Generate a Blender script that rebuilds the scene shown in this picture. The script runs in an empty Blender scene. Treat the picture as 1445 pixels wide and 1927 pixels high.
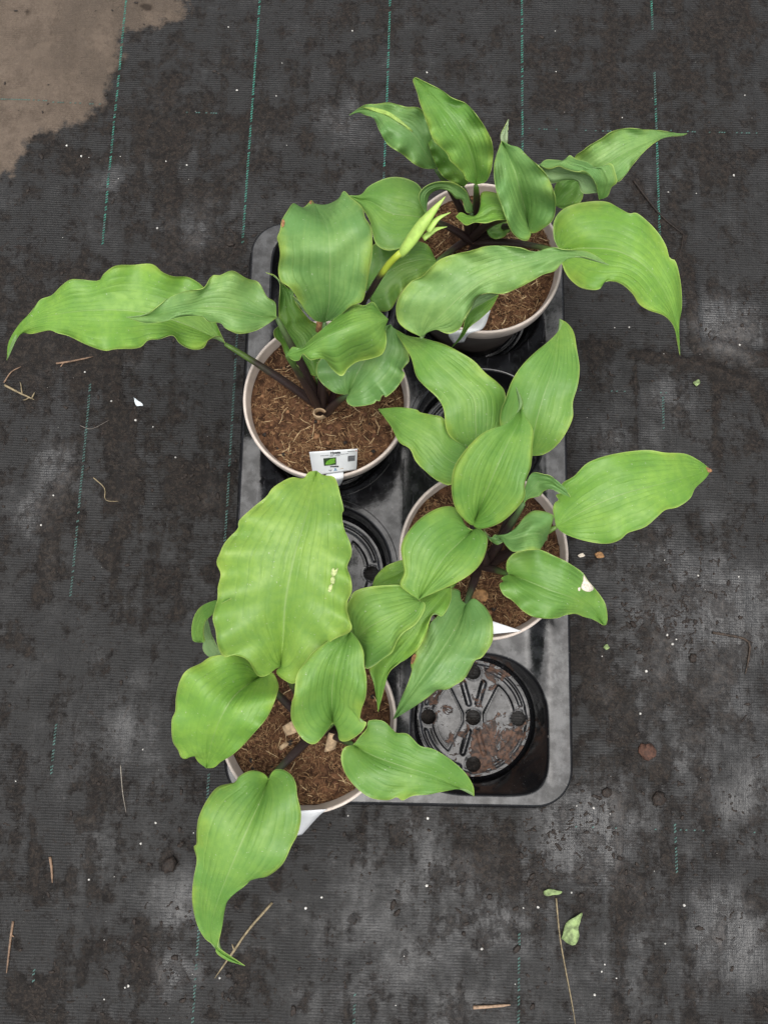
import bpy, math, random
import numpy as np
from mathutils import Vector, Matrix, geometry
R = math.radians
rng = np.random.default_rng(7); random.seed(7)
S = bpy.context.scene
C = S.collection

# ------------------------------------------------------------------ camera, sky, sun, exposure
PW, PH, F = 1445., 1927., 1448.
CX, CY, H = 722.5, 963.5, 0.80
vy = np.array([(1010 - CX) / F, -(-8124 - CY) / F, -1.]); vy /= np.linalg.norm(vy)
vx = np.array([1, -vy[0] / vy[1], 0]); vx /= np.linalg.norm(vx)
vz = np.cross(vx, vy)
MC = np.stack([vx, vy, vz])                       # camera axes -> world axes
cam = bpy.data.cameras.new('camera'); cam_o = bpy.data.objects.new('camera', cam); C.objects.link(cam_o)
cam.sensor_fit = 'VERTICAL'; cam.sensor_height = 36; cam.lens = 36 * F / PH
cam.clip_start = 0.02; cam.clip_end = 60
cam_o.matrix_world = Matrix.Translation((0, 0, H)) @ Matrix([list(r) for r in MC]).to_4x4()
S.camera = cam_o

world = bpy.data.worlds.new('World'); S.world = world; world.use_nodes = True
wn = world.node_tree.nodes; wl = world.node_tree.links; wn.clear()
SUN_EL, SUN_AZ = 83, 195
sky = wn.new('ShaderNodeTexSky'); sky.sky_type = 'NISHITA'; sky.sun_disc = False
sky.sun_elevation = R(SUN_EL); sky.sun_rotation = R(SUN_AZ); sky.air_density = 1; sky.dust_density = 4
hs = wn.new('ShaderNodeHueSaturation'); hs.inputs['Saturation'].default_value = 0.30
bg = wn.new('ShaderNodeBackground'); bg.inputs['Strength'].default_value = 0.09
wo = wn.new('ShaderNodeOutputWorld')
wl.new(sky.outputs[0], hs.inputs['Color']); wl.new(hs.outputs[0], bg.inputs[0]); wl.new(bg.outputs[0], wo.inputs[0])
sl = bpy.data.lights.new('sun', 'SUN'); sl.energy = 1.5; sl.angle = R(72); sl.color = (1, .97, .92)
so = bpy.data.objects.new('sun', sl); C.objects.link(so)
sd = Vector((math.sin(R(SUN_AZ)) * math.cos(R(SUN_EL)), math.cos(R(SUN_AZ)) * math.cos(R(SUN_EL)), math.sin(R(SUN_EL))))
so.rotation_euler = (-sd).to_track_quat('-Z', 'Y').to_euler(); so.location = sd * 3
S.render.engine = 'CYCLES'
S.view_settings.view_transform = 'Standard'; S.view_settings.look = 'None'
S.view_settings.gamma = 1; S.view_settings.use_curve_mapping = False
S.view_settings.exposure = 0.77

# ------------------------------------------------------------------ helpers
def unproj(P, z):
    """photo pixels (n,2) seen at height z (n) -> world points"""
    P = np.asarray(P, float).reshape(-1, 2); z = np.broadcast_to(np.asarray(z, float), (len(P),))
    d = np.stack([(P[:, 0] - CX) / F, -(P[:, 1] - CY) / F, -np.ones(len(P))], 1) @ MC.T
    t = (z - H) / d[:, 2]
    return np.stack([d[:, 0] * t, d[:, 1] * t, z], 1)
def at(px, py, z=0.): return unproj([(px, py)], z)[0]
def crop(x0, y0, s): return lambda pts: [(x0 + a / s, y0 + b / s) for a, b in pts]
cA = crop(640, 120, 2.1894); cB = crop(0, 340, 1.8291); cC = crop(690, 590, 2.1567); cD = crop(300, 870, 2.3306)
cE = crop(300, 1300, 2.3306); cH = crop(440, 340, 3.4405); cI = crop(760, 310, 4.5156); cJ = crop(980, 200, 4.25)
cK = crop(640, 420, 4.5156); cL = crop(480, 480, 4.5156); cM = crop(840, 880, 4.5156); cN = crop(630, 1000, 4.6613)
cO = crop(320, 1080, 3.8026); cP = crop(380, 1250, 3.6125); cQ = crop(1000, 560, 3.247); cR = crop(620, 680, 4.3786)

def hash2(ix, iy, seed):
    h = (ix.astype(np.int64) * 374761393 + iy.astype(np.int64) * 668265263 + seed * 974711) & 0x7fffffff
    h = ((h ^ (h >> 13)) * 1274126177) & 0x7fffffff
    return ((h ^ (h >> 16)) & 0xffff) / 65535.
def vnoise(x, y, seed=0):
    x = np.asarray(x, float); y = np.asarray(y, float)
    ix, iy = np.floor(x), np.floor(y); fx, fy = x - ix, y - iy
    fx = fx * fx * (3 - 2 * fx); fy = fy * fy * (3 - 2 * fy)
    a = hash2(ix, iy, seed); b = hash2(ix + 1, iy, seed); c = hash2(ix, iy + 1, seed); d = hash2(ix + 1, iy + 1, seed)
    return (a + (b - a) * fx) * (1 - fy) + (c + (d - c) * fx) * fy - .5
def fbm(x, y, seed=0, o=4):
    return sum(vnoise(np.asarray(x) * 2**k, np.asarray(y) * 2**k, seed + k) / 2**k for k in range(o))

def mesh(name, V, Fc, mats, mi=None, uv=None, smooth=True):
    me = bpy.data.meshes.new(name); me.from_pydata([tuple(v) for v in V], [], [tuple(f) for f in Fc])
    for m in (mats if isinstance(mats, (list, tuple)) else [mats]): me.materials.append(m)
    if mi is not None: me.polygons.foreach_set('material_index', np.asarray(mi, np.int32))
    if smooth: me.polygons.foreach_set('use_smooth', np.ones(len(me.polygons), bool))
    if uv is not None:
        ul = me.uv_layers.new(name='UVMap'); li = np.zeros(len(me.loops), np.int32); me.loops.foreach_get('vertex_index', li)
        ul.data.foreach_set('uv', np.asarray(uv, np.float32)[li].ravel())
    me.update(); return me
def obj(name, me, parent=None):
    o = bpy.data.objects.new(name, me); C.objects.link(o)
    if parent: o.parent = parent
    return o
def tag(o, label, cat, group=None):
    o['label'] = label; o['category'] = cat
    if group: o['group'] = group
    return o
def thing(name, label, cat, loc=(0, 0, 0), group=None):
    return tag(obj(name, None), label, cat, group) if loc is None else _th(name, label, cat, loc, group)
def _th(name, label, cat, loc, group):
    o = tag(obj(name, None), label, cat, group); o.location = loc; o.empty_display_size = .02; return o
def child(name, V, Fc, mats, parent, **k):
    """V are world coordinates, the parent is an Empty without rotation"""
    off = np.array(parent.location)
    p = parent.parent
    while p: off = off + np.array(p.location); p = p.parent
    return obj(name, mesh(name, np.asarray(V, float) - off, Fc, mats, **k), parent)

class MB:
    def __init__(s): s.V = []; s.F = []; s.m = []; s.n = 0
    def add(s, V, Fc, m=0):
        V = np.asarray(V, float); s.V.append(V); s.F += [tuple(i + s.n for i in f) for f in Fc]; s.m += [m] * len(Fc); s.n += len(V)
    def get(s): return np.concatenate(s.V), s.F, s.m
def tube(P, rad, n=8, flat=1., cap=True):
    P = np.asarray(P, float); k = len(P); rad = np.broadcast_to(rad, (k,))
    T = np.gradient(P, axis=0); T /= np.linalg.norm(T, axis=1)[:, None] + 1e-12
    ref = np.array([0, 0, 1.]) if abs(T[:, 2]).max() < .95 else np.array([.31, .95, 0.])
    A = np.cross(T, ref); A /= np.linalg.norm(A, axis=1)[:, None] + 1e-9; B = np.cross(A, T)
    V = []; Fc = []
    for i in range(k):
        for j in range(n):
            a = 2 * math.pi * j / n
            V.append(P[i] + rad[i] * (math.cos(a) * A[i] + flat * math.sin(a) * B[i]))
    for i in range(k - 1):
        for j in range(n):
            Fc.append((i * n + j, i * n + (j + 1) % n, (i + 1) * n + (j + 1) % n, (i + 1) * n + j))
    if cap: Fc.append(tuple(range(n))[::-1]); Fc.append(tuple((k - 1) * n + j for j in range(n)))
    return np.array(V), Fc
def lathe(prof, n=96, wob=None):
    V = []; Fc = []; k = len(prof)
    for i, (r, z) in enumerate(prof):
        for j in range(n):
            a = 2 * math.pi * j / n; w = wob(a, z) if wob else 0
            V.append(((r + w) * math.cos(a), (r + w) * math.sin(a), z))
    for i in range(k - 1):
        for j in range(n):
            Fc.append((i * n + j, i * n + (j + 1) % n, (i + 1) * n + (j + 1) % n, (i + 1) * n + j))
    return np.array(V), Fc
def resample(P, n):
    P = np.asarray(P, float); P = P[np.r_[True, np.linalg.norm(np.diff(P, axis=0), axis=1) > 1e-9]]
    if len(P) > 2:
        Q = np.vstack([2 * P[0] - P[1], P, 2 * P[-1] - P[-2]]); out = []
        for i in range(1, len(Q) - 2):
            for u in np.linspace(0, 1, 9)[:-1]:
                a, b, c, d = Q[i - 1], Q[i], Q[i + 1], Q[i + 2]
                out.append(.5 * (2 * b + (c - a) * u + (2 * a - 5 * b + 4 * c - d) * u * u + (3 * b - a - 3 * c + d) * u**3))
        P = np.vstack(out + [Q[-2]])
    L = np.r_[0, np.cumsum(np.linalg.norm(np.diff(P, axis=0), axis=1))]
    t = np.linspace(0, L[-1], n)
    return np.stack([np.interp(t, L, P[:, k]) for k in range(P.shape[1])], 1)
def smooth1(vals, t):
    v = resample(np.stack([np.linspace(0, 1, len(vals)), np.asarray(vals, float)], 1), 200) if len(vals) > 1 else np.array([[0, vals[0]], [1, vals[0]]])
    return np.interp(t, v[:, 0], v[:, 1])

# ------------------------------------------------------------------ materials
class N:
    def __init__(s, name):
        s.m = bpy.data.materials.new(name); s.m.use_nodes = True; s.t = s.m.node_tree; s.t.nodes.clear()
        s.out = s.n('OutputMaterial'); s.b = s.n('BsdfPrincipled'); s.link(s.b.outputs[0], s.out.inputs[0])
    def n(s, typ, **k):
        nd = s.t.nodes.new('ShaderNode' + typ)
        for a, v in k.items(): setattr(nd, a, v)
        return nd
    def link(s, a, b): s.t.links.new(a, b)
    def put(s, inp, v):
        if isinstance(v, bpy.types.NodeSocket): s.link(v, inp)
        elif isinstance(v, tuple) and len(v) == 3 and inp.type == 'RGBA': inp.default_value = (*v, 1)
        else: inp.default_value = v
    def noise(s, scale, detail=4, rough=.55, vec=None, dist=0):
        nd = s.n('TexNoise'); nd.inputs['Scale'].default_value = scale; nd.inputs['Detail'].default_value = detail
        nd.inputs['Roughness'].default_value = rough; nd.inputs['Distortion'].default_value = dist
        s.link(vec if vec is not None else s.pos(), nd.inputs['Vector']); return nd.outputs[0]
    def pos(s):
        if not hasattr(s, '_p'): s._p = s.n('TexCoord').outputs['Object']
        return s._p
    def math(s, op, a, b=None, c=None):
        nd = s.n('Math', operation=op)
        for i, v in enumerate((a, b, c)):
            if v is not None: s.put(nd.inputs[i], v)
        return nd.outputs[0]
    def ramp(s, v, a, b, lo=0., hi=1.):
        nd = s.n('MapRange'); nd.interpolation_type = 'SMOOTHSTEP'
        s.put(nd.inputs[0], v); s.put(nd.inputs[1], a); s.put(nd.inputs[2], b); s.put(nd.inputs[3], lo); s.put(nd.inputs[4], hi); return nd.outputs[0]
    def mix(s, f, a, b, bt='MIX'):
        nd = s.n('Mix', data_type='RGBA', blend_type=bt); s.put(nd.inputs[0], f); s.put(nd.inputs[6], a); s.put(nd.inputs[7], b); return nd.outputs[2]
    def bump(s, h, strength=.5, dist=.001, normal=None):
        nd = s.n('Bump'); nd.inputs['Strength'].default_value = strength; nd.inputs['Distance'].default_value = dist
        s.put(nd.inputs['Height'], h)
        if normal is not None: s.link(normal, nd.inputs['Normal'])
        return nd.outputs[0]
    def attr(s, name): return s.n('Attribute', attribute_name=name).outputs['Fac']
    def set(s, **k):
        for a, v in k.items(): s.put(s.b.inputs[{'color': 'Base Color', 'rough': 'Roughness', 'normal': 'Normal', 'spec': 'Specular IOR Level', 'metal': 'Metallic',
                                                'sheen': 'Sheen Weight', 'coat': 'Coat Weight', 'coatr': 'Coat Roughness'}[a]], v)
        return s.m

def mat_simple(name, col, rough=.6, var=.25, scale=200, bump=.3, dist=.0006, spec=.5):
    n = N(name); f = n.noise(scale, 4)
    c = n.mix(n.ramp(f, .3, .7), tuple(x * (1 - var) for x in col), tuple(min(1, x * (1 + var)) for x in col))
    return n.set(color=c, rough=rough, spec=spec, normal=n.bump(f, bump, dist))

def mat_leaf(name, under=False):
    n = N(name)
    uv = n.n('UVMap').outputs[0]; sp = n.n('SeparateXYZ'); n.link(uv, sp.inputs[0]); u, v = sp.outputs[0], sp.outputs[1]
    info = n.n('ObjectInfo'); base = info.outputs['Color']
    big = n.noise(24, 4, .6); fine = n.noise(170, 4, .6); spk = n.noise(520, 2)
    s_ = n.math('ABSOLUTE', n.math('MULTIPLY', n.math('SUBTRACT', u, .5), 2.))
    cb = n.n('CombineXYZ'); n.link(n.math('MULTIPLY', u, 26.), cb.inputs[0]); n.link(n.math('MULTIPLY', v, 1.6), cb.inputs[1]); n.link(info.outputs['Random'], cb.inputs[2])
    streak = n.noise(1., 3, .6, cb.outputs[0])
    c = n.mix(n.ramp(big, .36, .66), n.mix(.30, base, (.11, .26, .055)), n.mix(.20, base, (.46, .64, .14)))
    c = n.mix(n.math('MULTIPLY', n.ramp(fine, .35, .7), .34), c, (.12, .28, .06))
    c = n.mix(n.ramp(streak, .50, .75, 0, .12), c, (.42, .60, .14))
    c = n.mix(n.ramp(streak, .30, .48, .14, 0), c, (.10, .25, .05))
    w = n.math('ADD', n.math('MULTIPLY', n.math('POWER', s_, .85), 6.5), n.math('ADD', n.math('ADD', n.math('MULTIPLY', big, .7), n.math('MULTIPLY', streak, .9)), n.math('MULTIPLY', info.outputs['Random'], .3)))
    vn = n.math('PINGPONG', w, .5)
    vein = n.ramp(vn, 0., .13, 1., 0.)
    fade = n.ramp(n.noise(30, 2), .40, .62, .25, 1.)
    c = n.mix(n.math('MULTIPLY', n.math('MULTIPLY', vein, fade), .27), c, (.07, .18, .035))
    rib = n.ramp(s_, .0, .028, 1., 0.)
    c = n.mix(n.math('MULTIPLY', rib, n.ramp(v, .0, .95, .62, .15)), c, (.38, .52, .2))
    edge = n.ramp(n.math('ADD', s_, n.math('MULTIPLY', n.math('SUBTRACT', big, .5), .05)), .972, .992)
    c = n.mix(n.math('MULTIPLY', edge, .6), c, (.56, .70, .20))
    edge2 = n.ramp(n.math('ADD', s_, n.math('MULTIPLY', n.math('SUBTRACT', big, .5), 1.3)), .80, 1.25)
    c = n.mix(n.math('MULTIPLY', edge2, .50), c, (.44, .58, .08))
    c = n.mix(n.ramp(spk, .70, .74, 0., .6), c, (.55, .62, .42))
    c = n.mix(n.ramp(n.noise(75, 6, .75), .62, .74, 0, .22), c, (.36, .50, .18))
    if under: c = n.mix(.45, c, (.34, .47, .26))
    hgt = n.math('ADD', n.math('MULTIPLY', n.math('MULTIPLY', n.ramp(vn, 0., .34), fade), .9), n.math('MULTIPLY', fine, .35))
    nm = n.bump(hgt, .32 if not under else .4, .0011)
    nm = n.bump(n.noise(65, 3, .6), .18, .0022, nm); nm = n.bump(spk, .10, .0004, nm)
    n.set(color=c, rough=n.ramp(n.math('ADD', fine, n.math('MULTIPLY', n.math('SUBTRACT', big, .5), .8)), .25, .75, .36, .56) if not under else .6, spec=.5, normal=nm)
    tr = n.n('BsdfTranslucent'); n.link(n.mix(.5, c, (.30, .55, .03)), tr.inputs[0]); n.link(nm, tr.inputs['Normal'])
    mx = n.n('MixShader'); mx.inputs[0].default_value = .24
    n.link(n.b.outputs[0], mx.inputs[1]); n.link(tr.outputs[0], mx.inputs[2]); n.link(mx.outputs[0], n.out.inputs[0])
    return n.m
M_leaf = mat_leaf('leaf_top'); M_under = mat_leaf('leaf_under', True)

def mat_petiole():
    n = N('petiole'); sp = n.n('SeparateXYZ'); n.link(n.n('UVMap').outputs[0], sp.inputs[0]); v = sp.outputs[1]
    ns = n.noise(90, 4)
    f = n.ramp(n.math('ADD', v, n.math('MULTIPLY', n.math('SUBTRACT', ns, .5), .35)), .58, 1.08)
    c = n.mix(f, (.030, .018, .017), n.n('ObjectInfo').outputs['Color'])
    sc = n.n('Mapping'); n.link(n.pos(), sc.inputs[0])
    return n.set(color=n.mix(n.ramp(n.noise(700, 2), .55, .75, 0, .35), c, (.10, .09, .05)), rough=.42, normal=n.bump(ns, .3, .0006))
M_pet = mat_petiole()
M_bud = mat_simple('bud', (.42, .62, .13), .45, .2, 120, .2)
M_dry = mat_simple('dry_sheath', (.46, .33, .20), .8, .3, 260, .6)
M_dead = mat_simple('dead_tip', (.32, .16, .07), .8, .4, 400, .6)
M_scar = mat_simple('bleached_tissue', (.78, .70, .58), .8, .25, 500, .5)

def mat_plastic(name, dirt, bloom=0.):
    n = N(name); big = n.noise(14, 5); fine = n.noise(260, 4); scr = n.n('Mapping')
    n.link(n.pos(), scr.inputs[0]); scr.inputs['Scale'].default_value = (1.5, .25, 1); scr.inputs['Rotation'].default_value = (0, 0, .5)
    st = n.noise(170, 3, .6, scr.outputs[0]); blot = n.noise(70, 5, .65)
    c = n.mix(n.ramp(big, .4, .7), (.006, .006, .007), (.012, .0125, .014))
    c = n.mix(n.math('MULTIPLY', n.ramp(blot, .42, .62), bloom), c, (.15, .165, .19))
    c = n.mix(n.ramp(st, .62, .74, 0, .30), c, (.13, .13, .14))
    c = n.mix(n.ramp(n.noise(420, 2), .70, .76, 0, .5), c, (.16, .15, .14))
    rg = n.math('ADD', n.ramp(big, .3, .7, .10, .18), n.ramp(blot, .4, .75, 0., .10))
    if dirt:
        dn = n.noise(75, 9, .72, None, .8); g = n.noise(16, 3)
        d = n.ramp(n.math('ADD', dn, n.math('MULTIPLY', n.math('SUBTRACT', g, .5), .75)), .555, .60)
        c = n.mix(d, c, n.mix(n.ramp(fine, .35, .65), (.022, .012, .008), (.12, .060, .036)))
        rg = n.math('ADD', rg, n.math('MULTIPLY', d, .5))
        hgt = n.math('ADD', n.math('MULTIPLY', d, n.math('ADD', fine, .6)), n.math('MULTIPLY', big, .6))
    else: hgt = n.math('ADD', n.math('MULTIPLY', fine, .06), n.math('MULTIPLY', big, 1.6))
    return n.set(color=c, rough=rg, spec=n.ramp(blot, .35, .7, .40, .72), normal=n.bump(n.noise(7, 2), .9, .008, n.bump(hgt, .35, .0012)))
M_tray = mat_plastic('black_plastic', 0); M_trayd = mat_plastic('black_plastic_muddy', 1., .10)
M_trays = mat_plastic('black_plastic_dusty', 0, .07); M_trayf = mat_plastic('black_plastic_floor', 0, .08)
M_potw = mat_simple('pot_wall', (.17, .135, .115), .42, .12, 60, .1)
M_potr = mat_simple('pot_rim', (.66, .57, .50), .5, .14, 50, .15)

def mat_soil():
    n = N('soil'); a = n.noise(150, 8, .7); b = n.noise(40, 5)
    c = n.mix(n.ramp(a, .35, .68), (.045, .022, .012), (.24, .122, .064))
    c = n.mix(n.ramp(b, .5, .7, 0, .6), c, (.028, .014, .008))
    return n.set(color=c, rough=.9, spec=.2, normal=n.bump(a, 1., .006))
M_soil = mat_soil()
M_fib = [mat_simple('coir_' + k, c, .75, .3, 300, .2, spec=.25) for k, c in (('tan', (.42, .265, .135)), ('brown', (.235, .125, .062)), ('red', (.12, .055, .030)), ('straw', (.60, .44, .25)))]
M_clod = mat_simple('clod', (.019, .012, .008), .7, .6, 500, .8, .001)
M_bark = mat_simple('bark', (.32, .17, .07), .8, .4, 300, .7)
M_perl = mat_simple('perlite', (.62, .60, .56), .7, .35, 300, .4)
M_label = mat_simple('label_card', (.80, .82, .83), .45, .03, 100, .05)
M_ink = mat_simple('ink', (.02, .02, .025), .5, .05, 100, 0)
M_inkg = mat_simple('ink_grey', (.25, .26, .27), .5, .05, 100, 0)
M_inkr = mat_simple('ink_red', (.45, .04, .04), .5, .05, 100, 0)
M_inkb = mat_simple('ink_blue', (.05, .22, .38), .5, .05, 100, 0)
M_inkgr = mat_simple('ink_green', (.16, .42, .04), .5, .3, 900, 0)
M_inkdk = mat_simple('ink_dark_green', (.03, .06, .02), .5, .3, 900, 0)
M_thread = mat_simple('thread', (.04, .20, .15), .6, .45, 160, .3)
M_threadf = mat_simple('thread_faded', (.055, .12, .105), .7, .4, 160, .3)
M_stick = mat_simple('stick', (.22, .14, .09), .75, .4, 300, .6)
M_straw = mat_simple('straw', (.24, .19, .11), .7, .4, 300, .4)
M_gleaf = mat_simple('wilted_leaf', (.22, .30, .12), .7, .5, 180, .6)
M_flake = mat_simple('flake', (.74, .80, .83), .5, .06, 300, .2)
M_yel = mat_simple('petal', (.55, .40, .06), .6, .4, 300, .4)

# ------------------------------------------------------------------ ground fabric
LINES = [-.322, -.166, -.0125, .1435, .2975]
fx = np.arange(-.62, .62, .004); fy = np.arange(-.48, .82, .004)
gx = np.r_[-4, -2.5, -1.5, -1., -.75, fx, .66, .75, 1, 1.5, 2.5, 4]; gy = np.r_[-4, -2.5, -1.5, -1, -.7, -.55, fy, .86, 1., 1.4, 2.2, 3, 4]
TC = np.array([.0185, .1335]); TA = .0117; HW, HL = .1595, .2862
def seg_dist(X, Y, P):
    d = np.full(X.shape, 9.)
    for (ax, ay), (bx, by) in zip(P[:-1], P[1:]):
        ux, uy = bx - ax, by - ay; L2 = ux * ux + uy * uy + 1e-12
        t = np.clip(((X - ax) * ux + (Y - ay) * uy) / L2, 0, 1)
        d = np.minimum(d, np.hypot(X - ax - t * ux, Y - ay - t * uy))
    return d
def gpts(pl): return unproj(pl, 0.)[:, :2]
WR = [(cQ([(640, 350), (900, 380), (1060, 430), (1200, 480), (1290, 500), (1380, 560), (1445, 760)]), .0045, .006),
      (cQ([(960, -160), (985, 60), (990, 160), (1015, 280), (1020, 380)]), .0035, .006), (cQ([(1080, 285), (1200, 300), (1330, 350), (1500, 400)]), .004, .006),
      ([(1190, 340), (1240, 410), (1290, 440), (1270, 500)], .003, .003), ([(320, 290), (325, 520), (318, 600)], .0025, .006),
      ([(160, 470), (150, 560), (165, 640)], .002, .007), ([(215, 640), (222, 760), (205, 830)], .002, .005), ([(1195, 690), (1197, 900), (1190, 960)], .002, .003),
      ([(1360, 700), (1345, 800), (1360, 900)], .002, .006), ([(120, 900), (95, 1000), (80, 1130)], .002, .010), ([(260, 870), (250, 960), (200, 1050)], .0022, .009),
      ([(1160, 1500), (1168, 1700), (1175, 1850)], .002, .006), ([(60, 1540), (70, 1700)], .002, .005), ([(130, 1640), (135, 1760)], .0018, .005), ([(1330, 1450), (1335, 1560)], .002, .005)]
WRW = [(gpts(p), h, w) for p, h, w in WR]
def gz(X, Y):
    X = np.asarray(X, float); Y = np.asarray(Y, float)
    z = .0035 * fbm(X * 7, Y * 7, 3, 3) + .0012 * fbm(X * 40, Y * 28, 9, 3)
    near = np.clip((np.maximum(abs(X - TC[0]) / (HW + .02), abs(Y - TC[1]) / (HL + .02)) - .9) / .3, 0, 1)
    for P, h, w in WRW:
        d = seg_dist(X, Y, P); z = z + .5 * h * np.exp(-(d / w)**2) - .35 * h * np.exp(-((d - 2.2 * w) / w)**2)
    return z * near - .0015
GX, GY = np.meshgrid(gx, gy); GZ = gz(GX, GY)
def gzf(x, y):
    i = min(max(int(np.searchsorted(gx, x)), 1), len(gx) - 1); j = min(max(int(np.searchsorted(gy, y)), 1), len(gy) - 1)
    a = (x - gx[i - 1]) / (gx[i] - gx[i - 1]); b = (y - gy[j - 1]) / (gy[j] - gy[j - 1])
    return float((GZ[j - 1, i - 1] * (1 - a) + GZ[j - 1, i] * a) * (1 - b) + (GZ[j, i - 1] * (1 - a) + GZ[j, i] * a) * b)
nx, ny = len(gx), len(gy)
idx = np.arange(nx * ny).reshape(ny, nx)
Fg = np.stack([idx[:-1, :-1], idx[:-1, 1:], idx[1:, 1:], idx[1:, :-1]], -1).reshape(-1, 4)
DRY = gpts([(346, -40), (346, 34), (291, 44), (233, 63), (225, 97), (213, 145), (179, 208), (131, 237), (68, 252), (48, 281), (19, 315), (-20, 345)])
far = np.array([(-4, DRY[-1][1]), (-4, 4), (DRY[0][0], 4)]); POLY = np.vstack([DRY, far])
def inside(X, Y, P):
    r = np.zeros(X.shape, bool); j = len(P) - 1
    for i in range(len(P)):
        xi, yi = P[i]; xj, yj = P[j]
        r ^= ((yi > Y) != (yj > Y)) & (X < (xj - xi) * (Y - yi) / (yj - yi + 1e-12) + xi); j = i
    return r
dd = seg_dist(GX, GY, DRY); drym = np.where(inside(GX, GY, POLY), dd, -dd)
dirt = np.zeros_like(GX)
for P, h, w in WRW: dirt += 1.7 * (h / .005) * np.exp(-(seg_dist(GX, GY, P) / (w * .9))**2)  # painted crease shade along the wrinkles, stored in the dirt mask
for px, py, r, a in [(280, 14, 11, 1.6), (268, 10, 8, 1.2), (52, 22, 9, 1.3), (440, 470, 28, 1), (370, 900, 40, .8), (395, 935, 30, .9), (1130, 665, 45, .8), (1135, 720, 25, .8), (1100, 1200, 45, .7), (1140, 1300, 40, .7), (320, 1630, 16, 1.2), (180, 660, 70, .7),
                     (1250, 1215, 25, .5), (900, 1620, 60, .5), (950, 1640, 60, .4), (200, 1480, 60, .6), (450, 1830, 50, .6), (300, 1810, 40, .8), (250, 800, 60, .4), (60, 640, 80, .6), (1020, 1650, 40, .5), (260, 590, 200, .4),
                     (470, 250, 60, .5), (330, 230, 70, .6), (120, 280, 60, .6), (600, 160, 90, .4), (1040, 150, 120, .4), (1380, 60, 120, .6), (1330, 330, 60, .5), (60, 1880, 50, .7), (1200, 1880, 60, .4)]:
    c = at(px, py); rr = r / F * H; dirt += a * np.exp(-((GX - c[0])**2 + (GY - c[1])**2) / rr**2)
wet = np.zeros_like(GX)
for px, py, r, a in [(1380, 620, 60, 1), (1340, 600, 50, .7), (1270, 1120, 120, .7), (1420, 1150, 80, .7), (1330, 1330, 150, .5), (1130, 1570, 90, .9), (1060, 1560, 60, .7), (1350, 1720, 60, 1), (1400, 1800, 60, 1), (1250, 780, 90, .4),
                     (800, 1620, 130, .4), (330, 1830, 40, .9), (340, 1680, 60, .7), (380, 430, 70, .6), (110, 890, 50, .7), (60, 960, 40, .7), (210, 340, 40, .6), (180, 1620, 60, .4), (640, 220, 60, .6), (1150, 850, 60, .4), (230, 1380, 90, .5),
                     (1180, 1850, 100, .4), (700, 1800, 160, .35), (1400, 1500, 90, .5), (980, 1750, 90, .3), (850, 1850, 120, .3)]:
    c = at(px, py); rr = r / F * H; wet += a * np.exp(-((GX - c[0])**2 + (GY - c[1])**2) / rr**2)
gm = bpy.data.meshes.new('ground'); gm.from_pydata(np.stack([GX, GY, GZ], -1).reshape(-1, 3).tolist(), [], Fg.tolist())
gm.polygons.foreach_set('use_smooth', np.ones(len(gm.polygons), bool))
for nm, arr in (('dry', drym), ('dirt', dirt), ('wet', wet)):  # 'dirt' holds the soil patches plus the painted shade of the creases
    a = gm.attributes.new(nm, 'FLOAT', 'POINT'); a.data.foreach_set('value', arr.astype(np.float32).ravel())
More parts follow.
